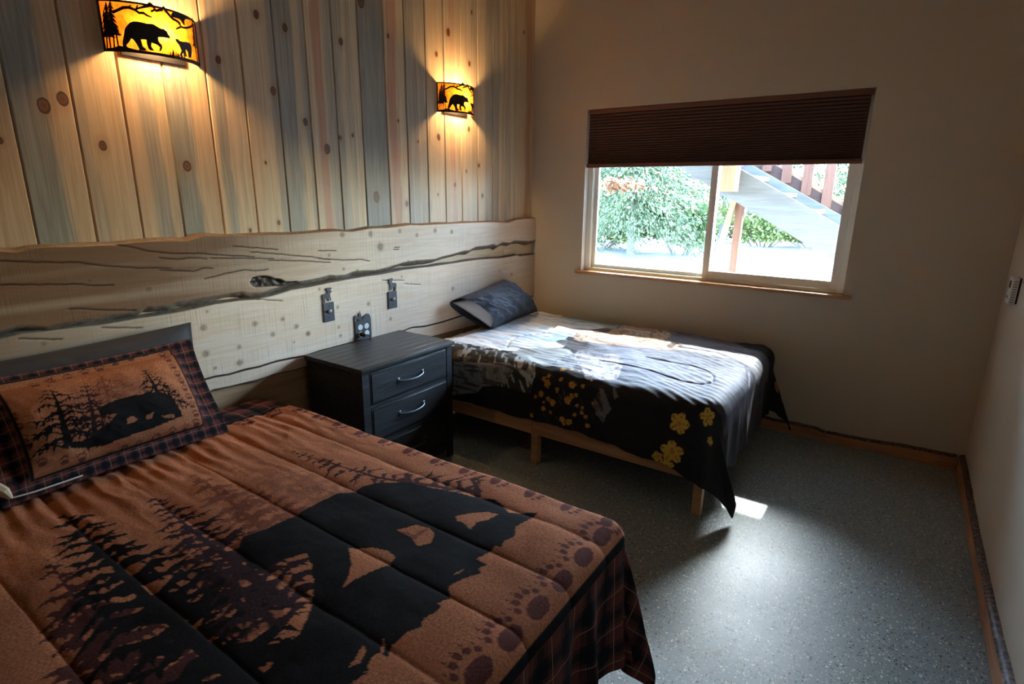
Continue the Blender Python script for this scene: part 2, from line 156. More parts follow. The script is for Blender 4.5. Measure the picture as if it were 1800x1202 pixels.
# ---- numpy noise
_rng = np.random.RandomState(3)
_tab = _rng.rand(256, 256)
def vnoise(x, y, seed=0):
    x = x + seed*17.13; y = y + seed*9.71
    xi = np.floor(x).astype(int); yi = np.floor(y).astype(int)
    fx = x-xi; fy = y-yi; fx = fx*fx*(3-2*fx); fy = fy*fy*(3-2*fy)
    g = lambda a, b: _tab[a & 255, b & 255]
    return (g(xi,yi)*(1-fx)+g(xi+1,yi)*fx)*(1-fy) + (g(xi,yi+1)*(1-fx)+g(xi+1,yi+1)*fx)*fy
def fbm(x, y, o=4, seed=0):
    s = 0; a = 0.5
    for i in range(o):
        s = s + a*vnoise(x*2**i, y*2**i, seed+i); a *= 0.5
    return s
_bounds = {}
def window(x, y, lo, hi):
    """sub-rectangle of a 2-D sample grid that can hold points inside the box lo..hi"""
    if x.ndim != 2: return slice(None), None
    key = (id(x), id(y))
    if key not in _bounds:
        _bounds[key] = [(v.min(1-k), v.max(1-k)) for v in (x, y) for k in (0, 1)] + [x, y]
    bx = _bounds[key]
    r = (bx[0][1] >= lo[0]) & (bx[0][0] <= hi[0]) & (bx[2][1] >= lo[1]) & (bx[2][0] <= hi[1])
    c = (bx[1][1] >= lo[0]) & (bx[1][0] <= hi[0]) & (bx[3][1] >= lo[1]) & (bx[3][0] <= hi[1])
    r = np.nonzero(r)[0]; c = np.nonzero(c)[0]
    if len(r) == 0 or len(c) == 0: return None
    return slice(r[0], r[-1]+1), slice(c[0], c[-1]+1)
def _pip(xs, ys, poly):
    c = np.zeros(xs.shape, bool); n = len(poly); j = n-1
    for i in range(n):
        xi, yi = poly[i]; xj, yj = poly[j]
        if yi != yj:
            c ^= ((yi > ys) != (yj > ys)) & (xs < (xj-xi)*(ys-yi)/(yj-yi)+xi)
        j = i
    return c
def inpoly(x, y, poly):
    poly = np.asarray(poly, float)
    r = np.zeros(x.shape, bool)
    lo = poly.min(0); hi = poly.max(0)
    box_ = (x >= lo[0]) & (x <= hi[0]) & (y >= lo[1]) & (y <= hi[1])
    if not box_.any(): return r
    r[box_] = _pip(x[box_], y[box_], poly)
    return r
def put_poly(C, x, y, poly, col, k=1.0):
    poly = np.asarray(poly, float); w = window(x, y, poly.min(0), poly.max(0))
    if w is None: return
    m = _pip(x[w], y[w], poly)
    sub = C[w]; sub[m, :3] = sub[m, :3]*(1-k) + np.asarray(col)*k
def segdist(x, y, pts):
    d = np.full(x.shape, 9.0)
    for (ax, ay), (bx, by) in zip(pts[:-1], pts[1:]):
        vx, vy = bx-ax, by-ay; L = vx*vx+vy*vy+1e-12
        t = np.clip(((x-ax)*vx+(y-ay)*vy)/L, 0, 1)
        d = np.minimum(d, np.hypot(x-ax-t*vx, y-ay-t*vy))
    return d
def interp(pts):
    p = np.array(sorted(pts)); return lambda t: np.interp(t, p[:,0], p[:,1])

# ---- node helper
class S:
    def __init__(s, nt, k): s.nt, s.k = nt, k
    def _m(s, op, *o):
        n = s.nt.nodes.new('ShaderNodeMath'); n.operation = op
        for i, v in enumerate((s,)+o):
            if isinstance(v, S): s.nt.links.new(v.k, n.inputs[i])
            else: n.inputs[i].default_value = v
        return S(s.nt, n.outputs[0])
    def __add__(s, o): return s._m('ADD', o)
    __radd__ = __add__
    def __sub__(s, o): return s._m('SUBTRACT', o)
    def __rsub__(s, o): return (s*-1.0)+o
    def __mul__(s, o): return s._m('MULTIPLY', o)
    __rmul__ = __mul__
    def __truediv__(s, o): return s._m('DIVIDE', o)
    def fract(s): return s._m('FRACT')
    def abs(s): return s._m('ABSOLUTE')
    def sqrt(s): return s._m('SQRT')
    def sin(s): return s._m('SINE')
    def lt(s, o): return s._m('LESS_THAN', o)
    def gt(s, o): return s._m('GREATER_THAN', o)
    def mn(s, o): return s._m('MINIMUM', o)
    def mx(s, o): return s._m('MAXIMUM', o)
    def pw(s, o): return s._m('POWER', o)
    def clamp(s):
        n = s.nt.nodes.new('ShaderNodeClamp'); s.nt.links.new(s.k, n.inputs[0]); return S(s.nt, n.outputs[0])
    def step(s, a, b, c=0.0, d=1.0):
        n = s.nt.nodes.new('ShaderNodeMapRange'); n.interpolation_type = 'SMOOTHSTEP'
        s.nt.links.new(s.k, n.inputs[0])
        for i, v in zip((1,2,3,4), (a,b,c,d)): n.inputs[i].default_value = v
        return S(s.nt, n.outputs[0])

class M:
    """material builder"""
    def __init__(s, name, rough=0.6, spec=0.4):
        s.m = bpy.data.materials.new(name); s.m.use_nodes = True; s.nt = s.m.node_tree
        s.b = s.nt.nodes['Principled BSDF']; s.out = s.nt.nodes['Material Output']
        s.b.inputs['Roughness'].default_value = rough
        s.b.inputs['Specular IOR Level'].default_value = spec
    def node(s, t, **kw):
        n = s.nt.nodes.new(t)
        for k, v in kw.items(): setattr(n, k, v)
        return n
    def setin(s, n, i, v):
        if isinstance(v, S): s.nt.links.new(v.k, n.inputs[i])
        elif v is not None: n.inputs[i].default_value = v
    def pos(s):
        return S(s.nt, s.node('ShaderNodeNewGeometry').outputs['Position'])
    def obj(s): return S(s.nt, s.node('ShaderNodeTexCoord').outputs['Object'])
    def sep(s, v):
        n = s.node('ShaderNodeSeparateXYZ'); s.nt.links.new(v.k, n.inputs[0]); return [S(s.nt, n.outputs[i]) for i in range(3)]
    def comb(s, x, y, z):
        n = s.node('ShaderNodeCombineXYZ')
        for i, v in enumerate((x,y,z)): s.setin(n, i, v)
        return S(s.nt, n.outputs[0])
    def scale(s, v, sx, sy, sz):
        n = s.node('ShaderNodeVectorMath', operation='MULTIPLY'); s.nt.links.new(v.k, n.inputs[0]); n.inputs[1].default_value = (sx,sy,sz); return S(s.nt, n.outputs[0])
    def vadd(s, v, w):
        n = s.node('ShaderNodeVectorMath', operation='ADD'); s.nt.links.new(v.k, n.inputs[0]); s.setin(n, 1, w); return S(s.nt, n.outputs[0])
    def noise(s, v, scale=5, detail=4, rough=0.5, dist=0.0):
        n = s.node('ShaderNodeTexNoise'); s.nt.links.new(v.k, n.inputs['Vector'])
        n.inputs['Scale'].default_value = scale; n.inputs['Detail'].default_value = detail; n.inputs['Roughness'].default_value = rough; n.inputs['Distortion'].default_value = dist
        return S(s.nt, n.outputs['Fac'])
    def voro(s, v, scale, feature='F1', rnd=1.0):
        n = s.node('ShaderNodeTexVoronoi', feature=feature); s.nt.links.new(v.k, n.inputs['Vector']); n.inputs['Scale'].default_value = scale; n.inputs['Randomness'].default_value = rnd
        return S(s.nt, n.outputs['Distance']), S(s.nt, n.outputs['Color'])
    def mix(s, f, a, b, mode='MIX'):
        n = s.node('ShaderNodeMix', data_type='RGBA', blend_type=mode)
        for i, v in ((0,f),(6,a),(7,b)):
            if isinstance(v, S): s.nt.links.new(v.k, n.inputs[i])
            elif i == 0: n.inputs[0].default_value = v
            else: n.inputs[i].default_value = (*v, 1) if len(v) == 3 else v
        return S(s.nt, n.outputs[2])
    def attr(s, name, kind='GEOMETRY'):
        n = s.node('ShaderNodeAttribute', attribute_type=kind, attribute_name=name)
        return n
    def rnd(s):
        return S(s.nt, s.node('ShaderNodeObjectInfo').outputs['Random'])
    def color(s, v):
        if isinstance(v, S): s.nt.links.new(v.k, s.b.inputs['Base Color'])
        else: s.b.inputs['Base Color'].default_value = (*v, 1)
        return s
    def rough(s, v): s.setin(s.b, 'Roughness', v); return s
    def bump(s, h, strength=0.3, dist=0.01, nrm=None):
        n = s.node('ShaderNodeBump'); s.nt.links.new(h.k, n.inputs['Height']); n.inputs['Strength'].default_value = strength; n.inputs['Distance'].default_value = dist
        s.nt.links.new(n.outputs[0], s.b.inputs['Normal']); return s

def plain(name, col, rough=0.6, spec=0.4, metal=0.0, nscale=0, namp=0.15, bstr=0.0, bscale=200, bdist=0.001):
    m = M(name, rough, spec); m.b.inputs['Metallic'].default_value = metal
    if nscale:
        f = m.noise(m.pos(), nscale, 4)
        m.color(m.mix(f, tuple(c*(1-namp) for c in col), tuple(min(1, c*(1+namp)) for c in col)))
    else: m.color(col)
    if bstr: m.bump(m.noise(m.pos(), bscale, 3), bstr, bdist)
    return m.m

def wood(name, c_lo, c_hi, axis=0, scale=1.0, rough=0.55, spec=0.35, bstr=0.15):
    """grain that runs along one axis"""
    m = M(name, rough, spec); st = [14.0*scale]*3; st[axis] = 1.1*scale
    p = m.scale(m.pos(), *st)
    off = m.comb(m.rnd()*37.0, m.rnd()*11.0, m.rnd()*23.0)
    p = m.vadd(p, off)
    f = m.noise(p, 2.2, 5, 0.6, 0.6); g = m.noise(m.scale(p, *[4 if i != axis else 1.5 for i in range(3)]), 4, 3, 0.6)
    fac = (f*0.75 + g*0.35).step(0.35, 0.75)
    m.color(m.mix(fac, c_lo, c_hi)); m.bump(g, bstr, 0.002)
    return m.m

# ------------------------------------------------------------------ materials of the room
def mat_plank():
    m = M('blue_stain_pine', 0.42, 0.35)
    P = m.pos(); x, y, z = m.sep(P)
    r = m.rnd()
    off = m.comb(r*31.0, r*57.0, r*13.0)
    q = m.vadd(P, off)
    grain = m.noise(m.scale(q, 1, 30, 0.9), 3.0, 4, 0.55, 0.9)
    fine = m.noise(m.scale(q, 1, 190, 4), 2.0, 3, 0.6)
    wob = m.noise(m.scale(q, 1, 3, 0.8), 1.6, 3, 0.55)
    at = m.attr('edges', 'OBJECT'); e0, e1, tone = m.sep(S(m.nt, at.outputs['Vector']))
    frac = (y - e0)/(e1 - e0)
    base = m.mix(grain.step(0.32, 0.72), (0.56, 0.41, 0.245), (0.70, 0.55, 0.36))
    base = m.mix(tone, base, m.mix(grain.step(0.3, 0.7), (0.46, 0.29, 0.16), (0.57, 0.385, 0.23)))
    def streak(name, soft):
        c, w, a = m.sep(S(m.nt, m.attr(name, 'OBJECT').outputs['Vector']))
        d = ((frac + (wob-0.5)*0.55 + (grain-0.5)*0.22) - c).abs()/w
        return (d.step(1.0-soft, 1.0+soft, 1.0, 0.0))*a
    blue = m.mix(grain.step(0.3, 0.7), (0.21, 0.20, 0.17), (0.34, 0.325, 0.275))
    red = m.mix(grain.step(0.3, 0.7), (0.46, 0.20, 0.12), (0.58, 0.31, 0.20))
    c = m.mix(streak('stain', 0.28)*0.92, base, blue)
    c = m.mix(streak('stain_b', 0.35)*0.85, c, blue)
    c = m.mix(streak('red', 0.3)*0.85, c, red)
    c = m.mix(fine.step(0.5, 0.85)*0.14, c, (0.30, 0.20, 0.12))
    jit = m.noise(q, 38, 2)
    for k in ('knot_a', 'knot_b', 'knot_c', 'knot_d'):
        ky, kz, kr = m.sep(S(m.nt, m.attr(k, 'OBJECT').outputs['Vector']))
        dy = (y-ky); dz = (z-kz)*0.72
        d = (dy*dy + dz*dz).sqrt()/(kr*0.72).mx(0.0001) + (jit-0.5)*0.35
        c = m.mix(d.step(1.1, 3.2, 0.30, 0.0), c, (0.36, 0.19, 0.10))
        rings = (d*9.0 + jit*5.0).sin()*0.5 + 0.5
        core = m.mix(rings*0.45, (0.15, 0.066, 0.034), (0.25, 0.125, 0.066))
        c = m.mix(d.step(0.8, 1.02, 1.0, 0.0), c, core)
        ring = d.step(0.72, 0.92)*d.step(0.98, 1.14, 1.0, 0.0)
        c = m.mix(ring*0.85, c, (0.035, 0.018, 0.010))
    m.color(c); m.bump(grain*0.6+fine*0.4, 0.10, 0.002)
    return m.m

def mat_slab():
    m = M('sawn_slab', 0.5, 0.35)
    P = m.pos(); x, y, z = m.sep(P)
    a = m.attr('paint'); col = S(m.nt, a.outputs['Color'])
    q = m.vadd(P, m.comb(0.0, 0.0, m.rnd()*7.0))
    g = m.noise(m.scale(q, 1, 1.3, 22), 2.6, 5, 0.62, 0.9)
    big = m.noise(m.scale(q, 1, 0.9, 5), 1.7, 3)
    saw = m.noise(m.scale(q, 1, 120, 2.2), 1.0, 2, 0.5, 0.3)
    sawa = m.noise(m.scale(q, 1, 1.3, 3), 1.8, 2).step(0.35, 0.65)
    c = m.mix(g.step(0.3, 0.72), m.mix(1.0, col, (0.90, 0.82, 0.73), 'MULTIPLY'), col)
    c = m.mix(big.step(0.45, 0.75)*0.35, c, m.mix(1.0, col, (0.95, 0.74, 0.55), 'MULTIPLY'))
    c = m.mix((saw.step(0.50, 0.68))*sawa*0.30, c, m.mix(1.0, col, (0.42, 0.36, 0.30), 'MULTIPLY'))
    m.color(c); m.bump(g*0.35 + saw*sawa*0.9, 0.35, 0.004)
    return m.m

def mat_floor():
    m = M('flake_epoxy', 0.3, 0.38)
    P = m.pos()
    w = m.noise(P, 1.3, 3); sp = m.noise(P, 2.3, 3)
    base = m.mix(w.step(0.35, 0.65), (0.20, 0.238, 0.238), (0.235, 0.265, 0.26))
    d, cc = m.voro(P, 100.0); cr, cg, cb = m.sep(cc)
    thr = sp*0.16 + 0.10
    chip = cr.lt(thr)*d.lt(0.42)
    chipc = m.mix(cg.gt(0.42), m.mix(cb.gt(0.5), (0.03, 0.03, 0.028), (0.16, 0.115, 0.075)), m.mix(cb, (0.66, 0.64, 0.58), (0.44, 0.42, 0.36)))
    d2, cc2 = m.voro(m.vadd(P, (3.3, 1.1, 0.0)), 165.0); r2, g2, b2 = m.sep(cc2)
    chip2 = r2.lt(thr*1.2)*d2.lt(0.45)
    c = m.mix(chip, base, chipc)
    c = m.mix(chip2, c, m.mix(g2.gt(0.45), (0.04, 0.038, 0.034), (0.52, 0.51, 0.46)))
    m.color(c)
    m.rough((m.noise(P, 3.0, 3)*0.14) + 0.36)
    h = m.noise(P, 42, 2)*0.7 + (m.noise(P, 7, 2))*0.9 + (chip*0.12)
    m.bump(h, 0.16, 0.006)
    return m.m

MAT_PLANK = mat_plank(); MAT_SLAB = mat_slab(); MAT_FLOOR = mat_floor()
MAT_WALL = plain('beige_paint', (0.57, 0.49, 0.375), 0.75, 0.25, nscale=1.2, namp=0.03, bstr=0.08, bscale=130, bdist=0.002)
MAT_REVEAL = plain('reveal_paint', (0.86, 0.83, 0.76), 0.7, 0.25, nscale=2, namp=0.03)
MAT_CEIL = plain('ceiling_paint', (0.36, 0.30, 0.23), 0.8, 0.2, nscale=1.5, namp=0.03)
MAT_VINYL = plain('almond_vinyl', (0.86, 0.83, 0.73), 0.4, 0.4, nscale=3, namp=0.02)
MAT_SILL = wood('sill_pine', (0.42, 0.21, 0.09), (0.60, 0.34, 0.16), axis=0, rough=0.22)
MAT_BASEB = wood('baseboard_pine', (0.28, 0.115, 0.045), (0.48, 0.22, 0.095), axis=0, rough=0.45)
MAT_BARK = plain('bark', (0.085, 0.062, 0.045), 0.8, 0.2, nscale=40, namp=0.6, bstr=0.8, bscale=60, bdist=0.01)
MAT_BLIND = plain('brown_shade_fabric', (0.115, 0.062, 0.048), 0.75, 0.2, nscale=30, namp=0.08)
MAT_BLINDRAIL = plain('brown_rail', (0.17, 0.075, 0.048), 0.5, 0.3, nscale=8, namp=0.08)
MAT_IRON = plain('black_iron', (0.016, 0.015, 0.015), 0.55, 0.35, nscale=60, namp=0.3)
MAT_PLATE = plain('slate_metal', (0.035, 0.039, 0.046), 0.5, 0.4, nscale=50, namp=0.25)
MAT_WHITE = plain('white_plastic', (0.80, 0.79, 0.76), 0.35, 0.45, nscale=9, namp=0.02)
MAT_DARK = plain('dark_slot', (0.015, 0.015, 0.015), 0.6, 0.3, nscale=9, namp=0.1)
MAT_BLACKWOOD = wood('black_oak', (0.004, 0.004, 0.0045), (0.022, 0.022, 0.023), axis=1, scale=1.6, rough=0.45, spec=0.3, bstr=0.7)
MAT_BLACKTOP = wood('black_oak_top', (0.018, 0.0175, 0.017), (0.030, 0.029, 0.028), axis=1, scale=1.6, rough=0.38, spec=0.4, bstr=0.25)
MAT_PULL = plain('pewter_pull', (0.10, 0.115, 0.13), 0.35, 0.5, metal=0.7, nscale=30, namp=0.2)
MAT_BEDWOOD = wood('bed_pine', (0.33, 0.17, 0.075), (0.52, 0.30, 0.14), axis=0, rough=0.55)
MAT_MATTRESS = plain('mattress_ticking', (0.62, 0.61, 0.58), 0.9, 0.1, nscale=25, namp=0.05, bstr=0.2, bscale=90, bdist=0.004)
MAT_WPILLOW = plain('pillow_ticking', (0.66, 0.62, 0.58), 0.9, 0.1, nscale=40, namp=0.06, bstr=0.25, bscale=120, bdist=0.002)

def mat_glass():
    m = M('thin_glass'); nt = m.nt
    tr = m.node('ShaderNodeBsdfTransparent'); tr.inputs[0].default_value = (0.94, 0.97, 0.96, 1)
    gl = m.node('ShaderNodeBsdfGlossy'); gl.inputs['Roughness'].default_value = 0.02
    fr = m.node('ShaderNodeFresnel'); fr.inputs[0].default_value = 1.45
    mx = m.node('ShaderNodeMixShader'); nt.links.new(fr.outputs[0], mx.inputs[0]); nt.links.new(tr.outputs[0], mx.inputs[1]); nt.links.new(gl.outputs[0], mx.inputs[2])
    nt.links.new(mx.outputs[0], m.out.inputs[0]); nt.nodes.remove(m.b)
    return m.m
MAT_GLASS = mat_glass()

# ================================================================== STRUCTURE
CEIL = 3.15; YF = -1.1
floor = tag(box('floor', (-0.12, YF-0.1, -0.12), (WIDTH+0.1, DEPTH+0.14, 0.0), MAT_FLOOR), 'grey blue epoxy floor sprinkled with flakes', kind='structure')
ceiling = tag(box('ceiling', (-0.12, YF-0.1, CEIL), (WIDTH+0.1, DEPTH+0.14, CEIL+0.1), MAT_CEIL), 'plain painted ceiling of the bedroom', kind='structure')
wall_right = tag(box('wall_right', (WIDTH, YF-0.1, 0), (WIDTH+0.1, DEPTH+0.14, CEIL), MAT_WALL), 'beige painted wall on the right', kind='structure')
wall_front = tag(box('wall_front', (-0.1, YF-0.1, 0), (WIDTH, YF, CEIL), MAT_WALL), 'beige painted wall behind the viewer', kind='structure')
# back wall with the window opening
WX0, WX1, WZ0, WZ1 = 0.482, 2.325, 0.975, 2.182
bm = bmesh.new()
T = 0.14
def quad(bm, *p):
    return bm.faces.new([bm.verts.new(q) for q in p])
xs = (-0.1, WX0, WX1, WIDTH); zs = (0, WZ0, WZ1, CEIL)
for i in range(3):
    for k in range(3):
        if i == 1 and k == 1: continue
        for y in (DEPTH, DEPTH+T):
            quad(bm, (xs[i],y,zs[k]), (xs[i+1],y,zs[k]), (xs[i+1],y,zs[k+1]), (xs[i],y,zs[k+1]))
for (a, b) in (((WX0,WZ0),(WX0,WZ1)), ((WX0,WZ1),(WX1,WZ1)), ((WX1,WZ1),(WX1,WZ0)), ((WX1,WZ0),(WX0,WZ0))):
    f = quad(bm, (a[0],DEPTH,a[1]), (b[0],DEPTH,b[1]), (b[0],DEPTH+T,b[1]), (a[0],DEPTH+T,a[1])); f.material_index = 1
for (a, b) in (((-0.1,0),(-0.1,CEIL)), ((WIDTH,0),(WIDTH,CEIL))):
    quad(bm, (a[0],DEPTH,a[1]), (b[0],DEPTH,b[1]), (b[0],DEPTH+T,b[1]), (a[0],DEPTH+T,a[1]))
bmesh.ops.remove_doubles(bm, verts=bm.verts, dist=1e-5)
wall_back = bm_obj('wall_back', bm, MAT_WALL); wall_back.data.materials.append(MAT_REVEAL)
tag(wall_back, 'beige painted wall with the window', kind='structure')
# the rounded drywall corner bead around the opening
bead = plain('bead_paint', (0.60, 0.55, 0.46), 0.65, 0.3, nscale=2, namp=0.02)

wall_left = tag(box('wall_left', (-0.12, YF, 0), (-0.019, DEPTH, CEIL), plain('wall_backing', (0.055, 0.035, 0.02), 0.8, 0.2, nscale=6)), 'plank wall behind the bed heads', kind='structure')

# ---- upright planks (each one a part of the plank wall)
ED = DATA['plank_edges']
edges = [ED[0]-0.172*k for k in range(11, 0, -1)] + ED + [DEPTH-0.001]
# blue stain (centre, half width, amount), second stain, red heartwood, tone   -- by plank, counted from the first one in view
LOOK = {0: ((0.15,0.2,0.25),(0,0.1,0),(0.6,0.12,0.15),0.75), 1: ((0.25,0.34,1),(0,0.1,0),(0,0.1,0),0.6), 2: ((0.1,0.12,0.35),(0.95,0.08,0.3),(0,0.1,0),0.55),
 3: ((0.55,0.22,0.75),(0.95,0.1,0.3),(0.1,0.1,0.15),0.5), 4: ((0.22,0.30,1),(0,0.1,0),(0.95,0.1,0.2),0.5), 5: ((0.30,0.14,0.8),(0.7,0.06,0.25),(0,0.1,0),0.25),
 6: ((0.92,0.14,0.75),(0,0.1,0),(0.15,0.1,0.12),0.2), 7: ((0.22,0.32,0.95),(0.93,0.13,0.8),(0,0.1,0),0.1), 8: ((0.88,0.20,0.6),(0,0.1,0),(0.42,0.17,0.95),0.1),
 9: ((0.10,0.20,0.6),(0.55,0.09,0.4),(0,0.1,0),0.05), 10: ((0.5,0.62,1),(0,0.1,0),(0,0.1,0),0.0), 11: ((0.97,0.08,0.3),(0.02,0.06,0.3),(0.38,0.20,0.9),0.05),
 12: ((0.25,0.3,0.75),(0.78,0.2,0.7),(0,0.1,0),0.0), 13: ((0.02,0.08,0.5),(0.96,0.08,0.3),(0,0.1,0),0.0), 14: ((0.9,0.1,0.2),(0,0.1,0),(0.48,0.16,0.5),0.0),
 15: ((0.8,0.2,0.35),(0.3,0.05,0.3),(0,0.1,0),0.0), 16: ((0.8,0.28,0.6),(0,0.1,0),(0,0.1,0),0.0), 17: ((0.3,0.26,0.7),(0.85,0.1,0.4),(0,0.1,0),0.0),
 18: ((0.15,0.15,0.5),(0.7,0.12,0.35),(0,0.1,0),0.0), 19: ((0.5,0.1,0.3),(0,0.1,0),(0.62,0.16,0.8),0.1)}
first = 10
bv = 0.0055
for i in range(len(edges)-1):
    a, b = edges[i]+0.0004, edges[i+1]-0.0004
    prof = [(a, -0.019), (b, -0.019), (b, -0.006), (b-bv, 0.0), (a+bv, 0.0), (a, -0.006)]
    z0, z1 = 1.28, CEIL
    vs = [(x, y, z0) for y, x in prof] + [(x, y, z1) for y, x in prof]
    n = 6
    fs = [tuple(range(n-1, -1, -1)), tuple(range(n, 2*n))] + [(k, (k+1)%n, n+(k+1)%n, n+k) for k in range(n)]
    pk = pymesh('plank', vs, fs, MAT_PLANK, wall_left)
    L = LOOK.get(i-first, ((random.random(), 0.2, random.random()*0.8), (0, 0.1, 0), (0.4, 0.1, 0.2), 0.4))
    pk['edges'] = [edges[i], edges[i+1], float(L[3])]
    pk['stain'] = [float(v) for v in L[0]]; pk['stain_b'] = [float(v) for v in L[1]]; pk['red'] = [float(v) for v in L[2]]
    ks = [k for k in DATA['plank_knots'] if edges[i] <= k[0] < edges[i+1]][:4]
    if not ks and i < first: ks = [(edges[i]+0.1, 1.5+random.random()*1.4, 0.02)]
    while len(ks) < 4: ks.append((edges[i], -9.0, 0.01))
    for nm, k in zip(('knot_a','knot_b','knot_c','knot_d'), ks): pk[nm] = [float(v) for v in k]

# ---- live-edge slabs under the planks
Y0S = YF; yy = np.concatenate([np.arange(Y0S, 0.35, 0.03), np.arange(0.35, DEPTH-0.002, 0.007), [DEPTH-0.002]])
f_top, f_ub, f_mt, f_mb, f_lb = (interp(DATA[k]) for k in ('slab_top','slab_ub','slab_mt','slab_mb','slab_lb'))
PALE = np.array([0.72, 0.575, 0.435]); BARK = np.array([0.165, 0.14, 0.115]); BROWN = np.array([0.225, 0.118, 0.058])
def slab(name, zb, zt, face_x, bark_b, bark_t, brown=None, cracks=True):
    """cross-section swept along the wall: bark flare below, sawn face, bark edge above"""
    rows = []
    nb, nf, nt_ = 7, 92, 6
    for k in range(nb): rows.append(('b', k/nb))
    for k in range(nf+1): rows.append(('f', k/nf))
    for k in range(1, nt_+1): rows.append(('t', k/nt_))
    n, m = len(rows), len(yy)
    P = np.zeros((n, m, 3)); C = np.ones((n, m, 4)); face = np.zeros((n, m), bool)
    wb = bark_b*(0.65+0.7*vnoise(yy*9, yy*0, 5)); wt = bark_t*(0.6+0.8*vnoise(yy*7, yy*0, 8))
    for r, (k, t) in enumerate(rows):
        P[r,:,1] = yy
        if k == 'b':
            P[r,:,2] = zb - wb*(1-t) ; P[r,:,0] = 0.002 + (face_x-0.002)*np.sin(t*math.pi/2)**0.8
            P[r,:,0] += 0.006*(vnoise(yy*60, yy*0+r*3.1, 2)-0.5)*np.sin(t*math.pi); c = BARK
        elif k == 'f':
            P[r,:,2] = zb + (zt-zb)*t; P[r,:,0] = face_x; c = PALE; face[r] = True
        else:
            P[r,:,2] = zt + wt*np.sin(t*math.pi/2); P[r,:,0] = face_x - (face_x-0.0005)*t
            P[r,:,0] += 0.004*(vnoise(yy*60, yy*0+r*2.7, 4)-0.5)*np.sin(t*math.pi); c = BARK
        C[r,:,:3] = c
        if k != 'f':
            C[r,:,:3] *= (0.55+0.9*vnoise(yy*70, yy*0+r*1.7, 6))[:,None]
            warm = np.clip((vnoise(yy*4, yy*0+r*0.4, 9)-0.5)*3, 0, 1)[:,None]
            C[r,:,:3] = C[r,:,:3]*(1-warm*0.6) + np.array([0.22,0.105,0.045])*warm*0.6
    Y = P[...,1]; Z = P[...,2]
    if brown is not None:
        w = np.clip(brown(Y, Z), 0, 1)*face
        C[...,:3] = C[...,:3]*(1-w[...,None]) + BROWN*w[...,None]
    if cracks:
        for c in DATA['cracks']:
            c = np.array(c); s_ = (Y > c[:,0].min()-0.03) & (Y < c[:,0].max()+0.03) & face
            if not s_.any(): continue
            d = np.full(Y.shape, 9.0); d[s_] = segdist(Y[s_], Z[s_] + 0.003*(vnoise(Y[s_]*40, Z[s_]*0, 3)-0.5), c)
            w = np.clip(1.5-d/0.0026, 0, 1)*face
            C[...,:3] = C[...,:3]*(1-w[...,None]*0.93) + np.array([0.02,0.012,0.008])*w[...,None]*0.93
            P[...,0] -= w*0.004
        for ky, kz, kr in DATA['slab_knots']:
            d = np.hypot(Y-ky, Z-kz)/kr
            w = (np.clip((1.0-np.abs(d-0.8)*3.5), 0, 1)*0.55 + np.clip(1-d, 0, 1)*0.55)*face; h = np.clip(2.0-d, 0, 1)*0.4*face
            C[...,:3] = C[...,:3]*(1-h[...,None]) + np.array([0.30,0.17,0.08])*h[...,None]
            C[...,:3] = C[...,:3]*(1-w[...,None]) + np.array([0.085,0.048,0.026])*w[...,None]
    hp = DATA['slab_hole']
    w = inpoly(Y, Z, hp)*1.0
    C[...,:3] = C[...,:3]*(1-w[...,None]) + (np.array([0.045,0.028,0.02])*(0.4+1.2*fbm(Y*50, Z*90, 3))[...,None])*w[...,None]
    P[...,0] -= w*face*(0.012+0.012*vnoise(Y*70, Z*70, 3))
    P[...,0] += face*0.0016*(fbm(Y*6, Z*10, 3, 4)-0.5)
    o = grid_mesh(name, P, MAT_SLAB, wall_left, {'paint': C})
    return o
left_brown = lambda Y, Z: np.clip((2.2-Y)/1.1, 0, 1)*1.05*(0.5+fbm(Y*1.5, Z*25, 3)*0.9) + np.clip((Z-1.27)/0.1, 0, 1)*0.5*np.clip((2.3-Y)/1.2, 0, 1)  # reddish-brown heartwood, with the dimmer light at left put into the colour
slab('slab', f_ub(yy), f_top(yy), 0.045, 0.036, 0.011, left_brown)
slab('slab', f_mb(yy), f_mt(yy), 0.043, 0.007, 0.014, lambda Y, Z: np.clip((1.25-Y)/0.7, 0, 1)*0.75 + np.clip((Y-3.72)/0.3, 0, 1)*0.35)  # left end also browned, dim light painted in with the wood tone
slab('slab', f_lb(yy), f_mb(yy)-0.014, 0.036, 0.018, 0.004, lambda Y, Z: Y*0+0.15)
MAT_STRIP = wood('strip_pine', (0.50, 0.34, 0.18), (0.66, 0.49, 0.30), axis=1, rough=0.55)
box('board', (-0.019, YF, 0.98), (0.010, 3.62, 1.30), MAT_STRIP, wall_left)
box('board', (-0.019, 3.622, 0.98), (0.010, DEPTH-0.001, 1.30), MAT_STRIP, wall_left)
MAT_LOWB = wood('lower_board_pine', (0.30, 0.18, 0.085), (0.44, 0.28, 0.15), axis=1, rough=0.6)
box('board', (-0.019, YF, 0.33), (0.012, DEPTH-0.001, 0.75), MAT_LOWB, wall_left)
box('board', (-0.019, YF, 0.0), (0.012, DEPTH-0.001, 0.327), MAT_LOWB, wall_left)

